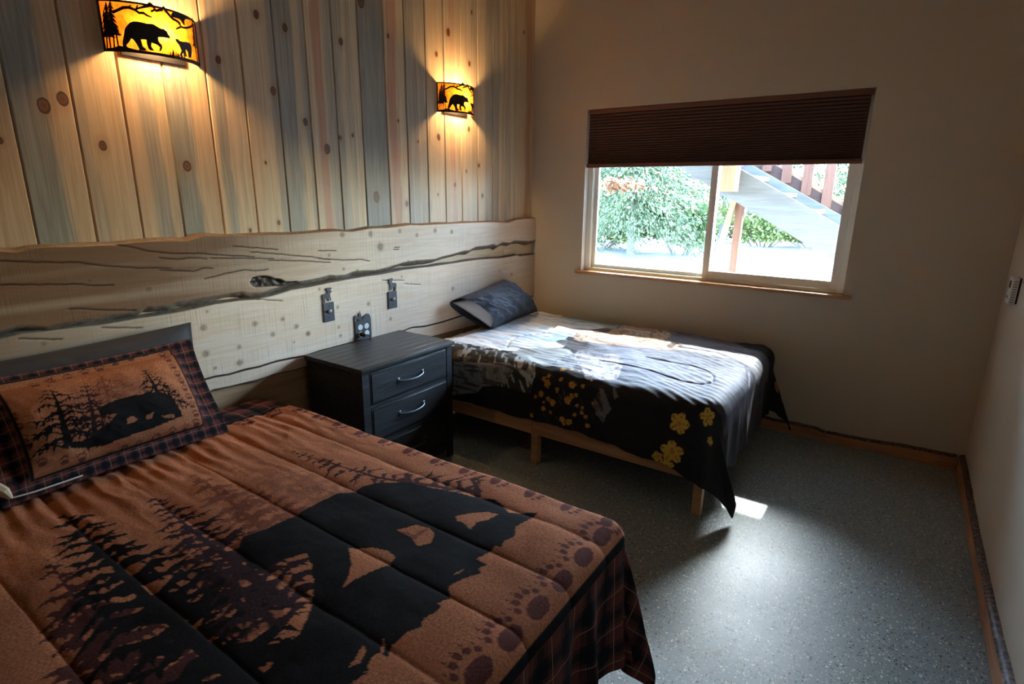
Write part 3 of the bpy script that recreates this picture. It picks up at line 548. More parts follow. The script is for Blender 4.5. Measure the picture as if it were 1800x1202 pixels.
# ---- live-edge baseboards
def baseboard(name, axis, t0, t1, sign_at, wallc, hs, label):
    """axis 0: runs along x on the back wall ; axis 1: runs along y on the right wall"""
    t = np.arange(t0, t1+1e-6, 0.01)
    h = interp(hs)(t) + 0.006*(vnoise(t*14, t*0, 3)-0.5)
    th = 0.028
    rows = [(0.0, th, 0), (0.5, th, 0), (0.80, th, 0), (0.86, th*0.96, 1), (0.93, th*0.8, 1), (0.98, th*0.45, 1), (1.0, 0.0, 1)]
    P = np.zeros((len(rows), len(t), 3)); C = np.ones((len(rows), len(t), 4))
    for r, (f, d, bk) in enumerate(rows):
        hh = h*f if bk else (h-0.016)*f/0.80
        dd = d + (0.004*(vnoise(t*50, t*0+r, 2)-0.5) if bk and d > 0 else 0)
        if axis == 0: P[r,:,0] = t; P[r,:,1] = wallc - dd
        else: P[r,:,1] = t; P[r,:,0] = wallc - dd
        P[r,:,2] = hh
        C[r,:,:3] = (0.055,0.035,0.025) if bk else (1,1,1)
    o = grid_mesh(name, P, MAT_BB[axis], None, {'paint': C})
    return tag(o, label, kind='structure')
def mat_bb(axis):
    m = M('live_edge_baseboard', 0.5, 0.35); st = [16.0]*3; st[axis] = 1.4
    p = m.scale(m.pos(), *st); f = m.noise(p, 2.0, 5, 0.6, 0.8)
    c = m.mix(f.step(0.32, 0.7), (0.30, 0.125, 0.05), (0.52, 0.25, 0.11))
    a = S(m.nt, m.attr('paint').outputs['Color']); r, g, b = m.sep(a)
    spk = m.noise(m.pos(), 70, 3)
    bark = m.mix(spk.step(0.4, 0.65), (0.035, 0.024, 0.018), (0.20, 0.12, 0.08))
    m.color(m.mix(r.gt(0.5), bark, c)); m.bump(f*0.4+spk*0.6, 0.35, 0.004)
    return m.m
MAT_BB = {0: mat_bb(0), 1: mat_bb(1)}
baseboard('baseboard_back', 0, 0.02, WIDTH-0.03, 0, DEPTH, [(0,0.085),(2.1,0.078),(2.3,0.082),(2.36,0.066),(2.6,0.072),(2.8,0.09),(2.95,0.088),(3.09,0.098)], 'live edge pine baseboard under the window')
baseboard('baseboard_right', 1, YF, DEPTH-0.001, 0, WIDTH, [(-1.1,0.1),(0.5,0.11),(1.6,0.12),(2.05,0.115),(2.5,0.09),(3.2,0.085),(3.6,0.10),(4.05,0.098)], 'live edge pine baseboard along the right wall')

# ---- window
win = empty('window_1', ((WX0+WX1)/2, DEPTH+0.1, WZ0)); tag(win, 'white framed sliding window looking out on stairs and trees', kind='structure')
ya, yb = DEPTH+0.058, DEPTH+0.135
fr = 0.042
bm = bmesh.new()
for lo, hi in (((WX0,ya,WZ0),(WX0+fr,yb,WZ1)), ((WX1-fr,ya,WZ0),(WX1,yb,WZ1)), ((WX0+fr,ya,WZ0),(WX1-fr,yb,WZ0+0.022)), ((WX0+fr,ya,WZ1-fr),(WX1-fr,yb,WZ1))):
    add_box(bm, lo, hi, 0.003, 1)
bm_obj('window_frame', bm, MAT_VINYL, win, True, 40)
def sash(name, x0, x1, z0, z1, y0, y1, w, wb):
    bm = bmesh.new()
    for lo, hi in (((x0,y0,z0),(x0+w,y1,z1)), ((x1-w,y0,z0),(x1,y1,z1)), ((x0+w,y0,z0),(x1-w,y1,z0+wb)), ((x0+w,y0,z1-w),(x1-w,y1,z1))):
        add_box(bm, lo, hi, 0.004, 2)
    s_ = bm_obj(name, bm, MAT_VINYL, win, True, 40)
    ym = (y0+y1)/2
    box('pane', (x0+w-0.004, ym-0.003, z0+wb-0.004), (x1-w+0.004, ym+0.003, z1-w+0.004), MAT_GLASS, s_)
    return s_
sash('sash', WX0+fr, 1.475, WZ0+0.022, WZ1-fr, DEPTH+0.098, DEPTH+0.128, 0.028, 0.026)
sash('sash', 1.425, WX1-fr+0.006, WZ0+0.022, WZ1-fr, DEPTH+0.062, DEPTH+0.094, 0.046, 0.052)
sill = tag(box('trim_1', (0.438, DEPTH-0.028, WZ0-0.022), (2.372, DEPTH+0.0575, WZ0+0.001), MAT_SILL, None, 0.003), 'varnished pine sill board under the window', kind='structure')

# ---- pleated shade
bl = empty('window_shade', (1.40, DEPTH+0.03, 1.765)); tag(bl, 'dark brown pleated cellular shade drawn halfway down the window', 'window shade')
SX0, SX1 = WX0+0.010, WX1-0.022
box('head_rail', (SX0, DEPTH+0.006, WZ1-0.034), (SX1+0.012, DEPTH+0.050, WZ1-0.002), MAT_BLINDRAIL, bl, 0.004)
box('bottom_rail', (SX0-0.004, DEPTH+0.004, 1.765), (SX1+0.006, DEPTH+0.046, 1.793), MAT_BLINDRAIL, bl, 0.004)
zt_, zb_ = WZ1-0.034, 1.793
npl = 22
ws = np.array([1.0-0.62*(k/npl)**1.3 for k in range(npl)]); zz = zt_ - np.concatenate([[0], np.cumsum(ws)])/ws.sum()*(zt_-zb_)
vs = []; fs = []
for k in range(npl):
    for (z, yf, yb2) in ((zz[k], DEPTH+0.020, DEPTH+0.030), ((zz[k]+zz[k+1])/2, DEPTH+0.006, DEPTH+0.044)):
        vs += [(SX0+0.004, yf, z), (SX1, yf, z), (SX1, yb2, z), (SX0+0.004, yb2, z)]
vs += [(SX0+0.004, DEPTH+0.020, zb_), (SX1, DEPTH+0.020, zb_), (SX1, DEPTH+0.030, zb_), (SX0+0.004, DEPTH+0.030, zb_)]
for k in range(2*npl):
    a = 4*k; b = a+4
    for i in range(4): fs.append((a+i, a+(i+1)%4, b+(i+1)%4, b+i))
pymesh('pleated_fabric', vs, fs, MAT_BLIND, bl)
for t in (0.25, 0.75):
    bm = bmesh.new(); add_tube(bm, [(SX0+(SX1-SX0)*t, DEPTH+0.025, 1.768), (SX0+(SX1-SX0)*t, DEPTH+0.025, 1.762)], 0.006, 8)
    bm_obj('rail_button', bm, MAT_BLINDRAIL, bl, True)

# ================================================================== WALL FIXTURES
# ---- bear sconces
def mat_shade():
    m = M('amber_mica', 0.5, 0.3); P = m.pos(); nt = m.nt
    f = m.noise(P, 38, 5, 0.65, 0.6); g = m.noise(P, 11, 3)
    c = m.mix((f*0.6+g*0.5).step(0.35, 0.75), (0.145, 0.033, 0.0015), (0.29, 0.105, 0.009))
    tr = m.node('ShaderNodeBsdfTranslucent'); nt.links.new(c.k, tr.inputs[0])
    df = m.node('ShaderNodeBsdfDiffuse'); nt.links.new(c.k, df.inputs[0])
    mx = m.node('ShaderNodeMixShader'); mx.inputs[0].default_value = 0.25
    nt.links.new(tr.outputs[0], mx.inputs[1]); nt.links.new(df.outputs[0], mx.inputs[2])
    nt.links.new(mx.outputs[0], m.out.inputs[0]); nt.nodes.remove(m.b)
    return m.m
MAT_SHADE = mat_shade()
def mat_bulb():
    m = M('lamp_glow'); m.b.inputs['Base Color'].default_value = (1, 0.8, 0.5, 1)
    m.b.inputs['Emission Color'].default_value = (1, 0.62, 0.26, 1); m.b.inputs['Emission Strength'].default_value = 14.0
    return m.m
MAT_BULB = mat_bulb()
RS, XC, YC = 0.2, -0.1, 1.2165
SZ0, SZ1 = 2.072, 2.247; SMAX = 0.2105
def bend(s, z, r=RS): return (XC + r*math.cos(s/RS), YC + r*math.sin(s/RS), z)
def cut_metal(name, polys, parent, r=RS, th=0.0022):
    bm = bmesh.new()
    for poly in polys:
        p = [Vector((a, b, 0)) for a, b in poly]
        vs = [bm.verts.new(q) for q in p]
        for t in tessellate_polygon([p]):
            try: bm.faces.new([vs[i] for i in t])
            except ValueError: pass
    s = -0.21
    while s < 0.215:
        bmesh.ops.bisect_plane(bm, geom=bm.verts[:]+bm.edges[:]+bm.faces[:], plane_co=(s,0,0), plane_no=(1,0,0)); s += 0.014
    bmesh.ops.dissolve_degenerate(bm, dist=1e-6, edges=bm.edges)
    for v in bm.verts: v.co = bend(v.co.x, v.co.y, r)
    for f in bm.faces:
        f.normal_update()
        c = f.calc_center_median(); out = Vector((c.x-XC, c.y-YC, 0))
        if f.normal.dot(out) < 0: f.normal_flip()
    me = bpy.data.meshes.new(name); bm.to_mesh(me); bm.free()
    o = link(name, me, MAT_IRON, parent)
    md = o.modifiers.new('thickness', 'SOLIDIFY'); md.thickness = th; md.offset = 1.0
    return o
def conifer(tip, crown, foot, w, n=8):
    (x0,z0), (x1,z1), (x2,z2) = tip, crown, foot
    L, R_ = [], []
    for k in range(n):
        t = (k+1)/n; x = x0+(x1-x0)*t; z = z0+(z1-z0)*t; ww = w*(0.25+0.75*t)
        ww *= (0.75, 1.15)[k%2]; L += [(x-ww, z-0.002), (x-ww*0.25, z+0.005)]; R_ += [(x+ww*(0.9 if k%2 else 1.15), z-0.003), (x+ww*0.22, z+0.004)]
    tw = 0.0022
    return [(x0, z0)] + L[:-1] + [(x1-tw, z1), (x2-tw, z2), (x2+tw, z2), (x1+tw, z1)] + list(reversed(R_[:-1]))
def ribbon(l):
    up_, dn = [], []
    for i, (s, z, w) in enumerate(l):
        a = l[max(i-1,0)]; b = l[min(i+1,len(l)-1)]; dx, dz = b[0]-a[0], b[1]-a[1]; n = math.hypot(dx,dz) or 1
        up_.append((s-dz/n*w, z+dx/n*w)); dn.append((s+dz/n*w, z-dx/n*w))
    return [[up_[i], up_[i+1], dn[i+1], dn[i]] for i in range(len(l)-1)]
def make_sconce():
    root = empty('wall_sconce', (0, YC, SZ0))
    bw = 0.0065
    cut_metal('rim', [[(-SMAX,SZ0),(SMAX,SZ0),(SMAX,SZ0+bw),(-SMAX,SZ0+bw)], [(-SMAX,SZ1-bw),(SMAX,SZ1-bw),(SMAX,SZ1),(-SMAX,SZ1)],
        [(-SMAX,SZ0+bw),(-SMAX+bw,SZ0+bw),(-SMAX+bw,SZ1-bw),(-SMAX,SZ1-bw)], [(SMAX-bw,SZ0+bw),(SMAX,SZ0+bw),(SMAX,SZ1-bw),(SMAX-bw,SZ1-bw)]], root, RS+0.0025, 0.004)
    zb = SZ0+bw-0.001
    ground = [[(-SMAX+0.004,zb),(SMAX-0.004,zb),(SMAX-0.004,zb+0.014),(0.15,zb+0.012),(0.10,zb+0.009),(0.03,zb+0.006),(-0.05,zb+0.005),(-0.10,zb+0.006),(-0.14,zb+0.013),(-0.155,zb+0.016),(-0.175,zb+0.008),(-SMAX+0.004,zb+0.006)]]
    for k in range(9):
        s = 0.012+k*0.0075; h = 0.012+0.014*random.random(); ln = (random.random()-0.5)*0.012
        ground.append([(s-0.003, zb+0.004), (s+0.003, zb+0.004), (s+ln, zb+0.006+h)])
    cut_metal('meadow', ground, root, RS+0.0005)
    cut_metal('bear', [DATA['sc']['bear']], root, RS+0.0008)
    cut_metal('bear_cub', [DATA['sc']['cub']], root, RS+0.0008)
    cut_metal('eagle', [DATA['sc']['eagle']], root, RS+0.0008)
    for t, w in DATA['sc_trees']: cut_metal('pine_tree', [conifer(t[0], t[1], (t[2][0], zb+0.004), w)], root, RS+0.0006+0.0006*random.random())
    cut_metal('branch', [q for l in DATA['sc_lines'] for q in ribbon(l)], root, RS+0.0004)
    n = 41; ss = np.linspace(-SMAX, SMAX, n); P = np.zeros((2, n, 3))
    for k, s in enumerate(ss):
        for r, z in enumerate((SZ0+0.003, SZ1-0.003)): P[r,k] = bend(s, z, RS-0.001)
    grid_mesh('shade', P, MAT_SHADE, root)
    bp = box('back_plate', (0.0, YC-0.125, SZ0-0.002), (0.010, YC+0.115, SZ1-0.004), MAT_IRON, root, 0.002)
    for dy in (-0.055, 0.055):
        bm = bmesh.new(); add_tube(bm, [(0.010, YC+dy, 2.16), (0.028, YC+dy, 2.16)], 0.012, 12); bm_obj('lamp_holder', bm, MAT_IRON, root, True)
        bm = bmesh.new(); add_tube(bm, [(0.028, YC+dy, 2.16), (0.034, YC+dy, 2.16), (0.046, YC+dy, 2.16), (0.056, YC+dy, 2.16), (0.060, YC+dy, 2.16)], [0.009,0.012,0.013,0.009,0.003], 12)
        b = bm_obj('bulb', bm, MAT_BULB, root, True)
    ld = bpy.data.lights.new('sconce_light', 'POINT'); ld.energy = 11.5; ld.color = (1.0, 0.60, 0.26); ld.shadow_soft_size = 0.028
    lo = bpy.data.objects.new('sconce_light', ld); COL.objects.link(lo); lo.parent = root; lo.location = (0.068, 0.0, 0.088)
    return root
def copy_tree(o, parent=None):
    c = o.copy(); COL.objects.link(c)
    if parent is not None:
        inv = o.matrix_parent_inverse.copy(); c.parent = parent; c.matrix_parent_inverse = inv
    for ch in o.children: copy_tree(ch, c)
    return c
sconce = make_sconce()
tag(sconce, 'black bear cutout wall sconce glowing above the near bed', 'wall sconce', 'bear cutout sconces on the plank wall')
sconce_b = copy_tree(sconce); sconce_b.location.y = 3.0725; sconce_b.location.z = SZ0-0.003
sconce_b['label'] = 'black bear cutout wall sconce glowing above the far bed, nearer the window'

# ---- switch plates with moose, outlet plate
MOOSE = [(245,440),(232,400),(228,350),(250,328),(290,330),(318,305),(300,285),(290,262),(320,256),(380,262),(372,280),(345,290),(365,295),(378,315),(350,330),(348,360),(360,425),(345,425),(340,380),(325,390),(330,430),(315,430),(310,390),(275,385),(262,400),(270,440)]
MOOSE = [((x-313)/163*0.070, (452-y)/163*0.070) for x, y in MOOSE]
FX = 0.0455
def switch(y, z0, z1, flip, label, root_only=False):
    w = 0.0355
    root = empty('light_switch', (FX, y, z0)); tag(root, label, 'light switch', 'moose switch plates')
    box('plate', (FX, y-w, z0), (FX+0.0045, y+w, z1), MAT_PLATE, root, 0.0012, 1)
    sg = -1 if flip else 1
    prism('moose', [(sg*a, b) for a, b in MOOSE], lambda p, d: (FX+d, y+p[0], z1-0.004+p[1]), 0.001, 0.0038, MAT_PLATE, root)
    zc = (z0+z1)/2
    tg = box('toggle', (FX+0.0045, y-0.0048, zc-0.011), (FX+0.006, y+0.0048, zc+0.011), MAT_DARK, root)
    bm = bmesh.new()
    vs = add_box(bm, (FX+0.005, y-0.0052, zc-0.004), (FX+0.022, y+0.0052, zc+0.009), 0.0012, 1)
    for v in bm.verts:
        if v.co.x > FX+0.012: v.co.z += 0.007
    bm_obj('lever', bm, MAT_WHITE, tg)
    for dz in (-0.030, 0.030):
        bm = bmesh.new(); add_tube(bm, [(FX+0.004, y, zc+dz), (FX+0.0055, y, zc+dz)], 0.003, 10); bm_obj('screw', bm, MAT_DARK, root, True)
    return root
switch(1.9195, 0.879, 0.986, False, 'black switch plate with moose facing right, left of the outlet')
switch(2.394, 0.876, 0.983, True, 'black switch plate with moose facing left, nearer the far bed')
oy0, oy1, oz0, oz1 = 2.0905, 2.2115, 0.732, 0.845
oc = (oy0+oy1)/2
out_ = empty('power_outlet', (FX, oc, oz0)); tag(out_, 'black outlet plate with four white sockets behind the nightstand', 'outlet')
box('plate', (FX, oy0, oz0), (FX+0.0045, oy1, oz1), MAT_PLATE, out_, 0.0012, 1)
sil = []
bm = bmesh.new()
for poly in ([(-0.060,-0.004),(-0.060,0.018),(-0.063,0.026),(-0.058,0.036),(-0.048,0.036),(-0.044,0.028),(-0.034,0.024),(-0.030,0.022),(-0.030,-0.004),(-0.036,0.004),(-0.039,0.014),(-0.048,0.014),(-0.052,0.004)],
             [(-0.032,-0.004),(-0.034,0.02),(-0.027,0.022),(-0.030,0.034),(-0.025,0.034),(-0.0265,0.044),(-0.022,0.044),(-0.019,0.058),(-0.016,0.044),(-0.012,0.044),(-0.013,0.034),(-0.008,0.034),(-0.011,0.022),(-0.004,0.020),(-0.006,-0.004)],
             [(0.000,-0.004),(0.004,0.014),(0.012,0.026),(0.026,0.030),(0.029,0.036),(0.033,0.030),(0.044,0.032),(0.054,0.022),(0.058,0.010),(0.060,-0.004)]):
    prism('x', poly, lambda p, d: (FX+d, oc+p[0], oz1+p[1]), 0.001, 0.0036, None, None, bm)
bm_obj('wildlife_silhouette', bm, MAT_PLATE, out_)
def disc(bm, cx, cy, cz, ry, rz, d0, d1, n=20):
    a = [(math.cos(2*math.pi*k/n)*ry, math.sin(2*math.pi*k/n)*rz) for k in range(n)]
    prism('x', a, lambda p, d: (cx+d, cy+p[0], cz+p[1]), d0, d1, None, None, bm)
for cy, cz in ((2.128,0.806),(2.175,0.806),(2.128,0.764),(2.175,0.764)):
    bm = bmesh.new(); disc(bm, FX, cy, cz, 0.0165, 0.0165, 0.004, 0.0062); so = bm_obj('socket', bm, MAT_WHITE, out_)
    bm = bmesh.new()
    for dy in (-0.006, 0.006): add_box(bm, (FX+0.006, cy+dy-0.001, cz-0.001), (FX+0.0066, cy+dy+0.001, cz+0.008))
    disc(bm, FX, cy, cz-0.008, 0.0025, 0.0025, 0.006, 0.0066, 10)
    bm_obj('slot', bm, MAT_DARK, so)
pg = empty('phone_charger', (FX+0.02, 2.132, 0.735)); tag(pg, 'black charger plug with thin cord in the lower left socket', 'charger')
bm = bmesh.new(); add_tube(bm, [(FX+0.0068, 2.130, 0.765), (FX+0.012, 2.130, 0.765), (FX+0.030, 2.131, 0.764), (FX+0.040, 2.133, 0.763)], [0.013,0.014,0.012,0.006], 12); bm_obj('plug', bm, MAT_DARK, pg, True)
bm = bmesh.new(); add_tube(bm, [(FX+0.038, 2.133, 0.763), (FX+0.050, 2.142, 0.765), (FX+0.052, 2.155, 0.757), (FX+0.046, 2.163, 0.742), (FX+0.018, 2.166, 0.70), (FX+0.014, 2.166, 0.55), (FX+0.010, 2.17, 0.30)], 0.0032, 8); bm_obj('cord', bm, MAT_DARK, pg, True)

# ---- thermostat and switch by the right wall
th = empty('thermostat', (WIDTH, 3.64, 1.073)); tag(th, 'small white thermostat on the right wall', 'thermostat')
box('mount', (WIDTH-0.008, 3.606, 1.078), (WIDTH, 3.69, 1.201), MAT_DARK, th)
bm = bmesh.new(); add_box(bm, (WIDTH-0.034, 3.598, 1.073), (WIDTH-0.008, 3.70, 1.206), 0.005, 3); bd = bm_obj('body', bm, MAT_WHITE, th, True)
bm = bmesh.new()
for k in range(9): add_box(bm, (WIDTH-0.028, 3.5972, 1.084+k*0.0125), (WIDTH-0.013, 3.5985, 1.084+k*0.0125+0.004))
bm_obj('vent', bm, plain('vent_shadow', (0.22,0.20,0.17), 0.7, 0.2, nscale=9), bd)
box('display', (WIDTH-0.0346, 3.625, 1.15), (WIDTH-0.0335, 3.675, 1.185), MAT_DARK, bd)
box('button', (WIDTH-0.037, 3.640, 1.10), (WIDTH-0.0335, 3.66, 1.112), plain('grey_button', (0.4,0.39,0.37), 0.5, nscale=9), bd)
rs = empty('wall_switch', (WIDTH, 3.50, 1.13)); tag(rs, 'black switch plate at the right edge above the thermostat', 'light switch')
box('plate', (WIDTH-0.005, 3.455, 1.19), (WIDTH, 3.53, 1.305), MAT_PLATE, rs, 0.001, 1)
box('lever', (WIDTH-0.016, 3.487, 1.238), (WIDTH-0.005, 3.498, 1.256), MAT_WHITE, rs, 0.001, 1)

# ================================================================== NIGHTSTAND
ns = empty('nightstand', (0.28, 2.085, 0)); tag(ns, 'black wooden two drawer nightstand between the two beds', 'nightstand')
NX0, NX1, NY0, NY1, NZ = 0.060, 0.490, 1.748, 2.425, 0.730
box('side_panel', (NX0, NY0, 0.02), (NX1-0.02, NY0+0.018, NZ-0.022), MAT_BLACKWOOD, ns, 0.002, 1)
box('side_panel', (NX0, NY1-0.018, 0.02), (NX1-0.02, NY1, NZ-0.022), MAT_BLACKWOOD, ns, 0.002, 1)
box('back_panel', (NX0, NY0+0.018, 0.05), (NX0+0.01, NY1-0.018, NZ-0.022), MAT_BLACKWOOD, ns)
box('leg', (NX1-0.02, NY0-0.002, 0.0), (NX1, NY0+0.046, NZ-0.022), MAT_BLACKWOOD, ns, 0.002, 1)
box('leg', (NX1-0.02, NY1-0.046, 0.0), (NX1, NY1+0.002, NZ-0.022), MAT_BLACKWOOD, ns, 0.002, 1)
for z0, z1 in ((0.698, 0.708), (0.506, 0.522), (0.30, 0.316), (0.05, 0.11)):
    box('rail', (NX1-0.018, NY0+0.046, z0), (NX1-0.004, NY1-0.046, z1), MAT_BLACKWOOD, ns)
# table top: framed boards with a lipped front
NB = 7
tx0, tx1 = NX0-0.008, NX1+0.016
for k in range(NB):
    a = tx0 + (tx1-0.016-tx0)*k/NB; b = tx0 + (tx1-0.016-tx0)*(k+1)/NB
    box('top_board', (a+0.0006, NY0-0.012, NZ-0.022), (b-0.0006, NY1+0.012, NZ), MAT_BLACKTOP, ns, 0.0012, 1)
bm = bmesh.new(); add_box(bm, (tx1-0.016, NY0-0.012, NZ-0.022), (tx1, NY1+0.012, NZ-0.001), 0.004, 2); bm_obj('top_edge', bm, MAT_BLACKTOP, ns, True)
def pull(parent, y0, y1, z):
    bm = bmesh.new(); X = NX1+0.004
    for y in (y0, y1): add_box(bm, (X-0.006, y-0.011, z-0.016), (X+0.001, y+0.011, z+0.016), 0.003, 1)
    pts = []
    for k in range(13):
        t = k/12; y = y0+(y1-y0)*t; pts.append((X+0.002+0.026*math.sin(math.pi*min(1, max(0, t)))**0.5, y, z-0.006*math.sin(math.pi*t)))
    add_tube(bm, pts, [0.0075 if k in (0,12) else 0.0055 for k in range(13)], 10)
    bm_obj('drawer_pull', bm, MAT_PULL, parent, True, 50)
for z0, z1, hz in ((0.5245, 0.696, 0.607), (0.3185, 0.504, 0.421), (0.113, 0.298, 0.205)):
    bm = bmesh.new(); add_box(bm, (NX1-0.02, NY0+0.049, z0), (NX1-0.001, NY1-0.049, z1), 0.004, 2)
    dr = bm_obj('drawer', bm, MAT_BLACKWOOD, ns, True, 40)
    bm = bmesh.new(); add_box(bm, (NX1-0.002, NY0+0.058, z0+0.010), (NX1+0.003, NY1-0.058, z1-0.010), 0.002, 1); bm_obj('drawer_panel', bm, MAT_BLACKWOOD, dr, True, 40)
    pull(dr, 1.987, 2.172, hz)

# ================================================================== BED FRAMES AND MATTRESSES
def bed_frame(x0, x1, y0, y1, z0, z1, label):
    root = empty('bed_frame', ((x0+x1)/2, (y0+y1)/2, 0)); tag(root, label, 'bed frame')
    t = 0.03; xm = 0.94
    for y in (y0, y1-t):
        box('side_rail', (x0, y, z0), (xm-0.001, y+t, z1), MAT_BEDWOOD, root, 0.002, 1)
        box('side_rail', (xm+0.001, y, z0), (x1, y+t, z1), MAT_BEDWOOD, root, 0.002, 1)
    for x in (x0, x1-t):
        box('end_rail', (x, y0+t, z0), (x+t, y1-t, z1), MAT_BEDWOOD, root, 0.002, 1)
    for x in (x0+0.03, 0.935, x1-0.085):
        for y in (y0+0.002, (y0+y1)/2-0.022, y1-0.047):
            box('leg', (x, y, 0), (x+0.045, y+0.045, z0 if y < y0+0.1 or y > y1-0.1 else z1-0.03), MAT_BEDWOOD, root, 0.002, 1)
    for k in range(10):
        x = x0+0.1+k*(x1-x0-0.25)/9
        box('slat', (x, y0+t, z1-0.018), (x+0.07, y1-t, z1-0.001), MAT_BEDWOOD, root)
    return root
def mattress(x0, x1, y0, y1, z0, z1, label):
    bm = bmesh.new(); add_box(bm, (x0,y0,z0), (x1,y1,z1), 0.045, 4)
    o = bm_obj('mattress', bm, MAT_MATTRESS, None, True, 60); return tag(o, label, 'mattress')
bed_frame(0.062, 1.99, 2.615, 3.985, 0.191, 0.284, 'low pine bed frame with square legs under the moose comforter')
mattress(0.064, 1.955, 2.655, 3.955, 0.286, 0.560, 'mattress hidden beneath the moose comforter by the window')
bed_frame(0.062, 1.99, 0.01, 1.44, 0.191, 0.284, 'low bed frame hidden under the bear comforter')
mattress(0.064, 1.955, 0.03, 1.42, 0.286, 0.555, 'mattress hidden beneath the bear comforter')

# ================================================================== TEXTILES
def mat_fabric(name, rough=0.85, mott=0.25, mscale=160, plaid=False, sheen=0.0, bstr=0.25, spec=0.2, fold_k=0.8):
    m = M(name, rough, spec)
    a = S(m.nt, m.attr('paint').outputs['Color'])
    cl = S(m.nt, m.attr('cloth').outputs['Vector'])
    n = m.noise(cl, mscale, 4, 0.7); n2 = m.noise(cl, 9, 4, 0.6)
    c = m.mix(n.step(0.38, 0.64)*mott*2.2, a, m.mix(1.0, a, (0.50, 0.42, 0.38), 'MULTIPLY'))
    c = m.mix(n2.step(0.4, 0.65)*mott, c, m.mix(1.0, a, (0.72, 0.60, 0.55), 'MULTIPLY'))
    if plaid:
        u, v, w = m.sep(cl)
        pm = S(m.nt, m.attr('plaid').outputs['Fac'])
        def bands(t, per, ph, wd): return (((t/per)+ph).fract()-0.5).abs().lt(wd)
        bu = bands(u, 0.125, 0.0, 0.26); bvv = bands(v, 0.125, 0.3, 0.26)
        p = m.mix((bu+bvv)*0.5, (0.012, 0.012, 0.016), (0.105, 0.032, 0.026))
        p = m.mix(bands(u, 0.125, 0.5, 0.10)*0.7, p, (0.008, 0.008, 0.010))
        p = m.mix(bands(v, 0.125, 0.8, 0.10)*0.7, p, (0.008, 0.008, 0.010))
        dash = ((u+v)*130.0).fract().lt(0.6)
        ln = bands(u, 0.125, 0.12, 0.014).mx(bands(v, 0.125, 0.42, 0.014))*dash
        p = m.mix(ln*0.75, p, (0.40, 0.30, 0.23))
        c = m.mix(pm, c, p)
    m.color(c)
    if sheen:
        m.b.inputs['Sheen Weight'].default_value = sheen; m.b.inputs['Sheen Roughness'].default_value = 0.4
    fold = m.noise(cl, 26, 4, 0.6, 0.5)
    m.bump(m.noise(cl, 900, 2)*0.25 + fold*fold_k, bstr, 0.004)
    return m.m

def drape(A, B, x1, y0, y1, zt, r, kx, ky, waves, seed=0):
    da = np.maximum(0, A-x1); dl = np.maximum(0, y0-B); dr = np.maximum(0, B-y1)
    db = dl+dr; sg = np.where(dl > 0, -1.0, 1.0)
    rho = np.hypot(da, db); phi = np.arctan2(db, da); L = r*math.pi/2
    out = np.where(rho < L, r*np.sin(np.minimum(rho, L)/r), r); ext = np.maximum(0, rho-L)
    c = np.where((da > 0) & (db > 0), np.sin(2*phi), 0.0)
    on = rho > 0
    dx = np.where(on, np.cos(phi), 0); dy = np.where(on, np.sin(phi), 0)*sg
    fx = ext*kx*c; fy = ext*ky*c
    down = np.where(rho < L, r*(1-np.cos(np.minimum(rho, L)/r)), r + np.sqrt(np.maximum(ext**2*(1-0.0) - fx**2 - fy**2, 0)))
    edge_t = np.where(db > da, A, B)
    wv = waves*ext*(np.sin(edge_t*2*math.pi/0.23 + 2.5*np.sin(edge_t*4+seed)) * 0.6 + np.sin(edge_t*2*math.pi/0.11+seed)*0.25 + 0.35)
    wv = wv*(1-c) + c*waves*ext*1.2*np.sin(phi*9+seed)
    X = np.minimum(A, x1) + dx*(out+wv) + fx
    Y = np.clip(B, y0, y1) + dy*(out+wv) + sg*fy
    return X, Y, zt-down, ext, c

def ridged(x, y, seed): return 1-np.abs(2*fbm(x, y, 3, seed)-1)

# ---------------- paint helpers in cloth coordinates
def put(C, mask, col, k=1.0):
    w = (mask*k)[..., None]; C[..., :3] = C[..., :3]*(1-w) + np.asarray(col)*w
def tree_print(C, U, V, axis, wid, col, n=16, sway=0.2, seed=0, fill=0.75, k=1.0, lean=0.35):
    rs = np.random.RandomState(seed); ax = np.array(axis, float)
    d = np.diff(ax, axis=0); L = np.concatenate([[0], np.cumsum(np.hypot(d[:,0], d[:,1]))])
    at = lambda t: np.array([np.interp(t*L[-1], L, ax[:,0]), np.interp(t*L[-1], L, ax[:,1])])
    dirv = ax[-1]-ax[0]; dirv /= np.hypot(*dirv); nv = np.array([-dirv[1], dirv[0]])
    tip = at(0)
    tw = wid*0.10
    put_poly(C, U, V, [tip-dirv*wid*0.15, at(0.5)+nv*tw*0.5, at(1)+nv*tw, at(1)-nv*tw, at(0.5)-nv*tw*0.5], col, k)
    for i in range(n):
        t = (i+0.6)/n; base = at(t); w = wid*(0.10+0.90*t**0.85)
        for sg in (-1, 1):
            ll = w*(0.75+0.5*rs.rand()); ln = lean*(0.3+rs.rand())
            th = L[-1]/n*fill*(0.5+0.5*rs.rand())*min(1, 0.45+t)
            pts_u, pts_d = [], []
            ph = rs.rand()*6; b2 = base+dirv*(rs.rand()-0.5)*L[-1]/n
            for j in range(7):
                f = j/6; p = b2 + nv*sg*ll*f + dirv*(-ll*ln*f*(1-1.3*f) + sway*0.16*ll*math.sin(ph+f*7))
                h = th*0.5*(1-f)**0.7*(1+0.5*math.sin(f*15+ph))
                pts_u.append(p-dirv*h); pts_d.append(p+dirv*h)
            put_poly(C, U, V, np.array(pts_u+pts_d[::-1]), col, k)
            for j in (2, 3, 4):            # hanging twigs
                p = pts_d[j]; q_ = p + dirv*ll*0.14*(0.6+rs.rand()) + nv*sg*ll*0.06
                put_poly(C, U, V, np.array([p-nv*sg*ll*0.05, p+nv*sg*ll*0.05, q_]), col, k)
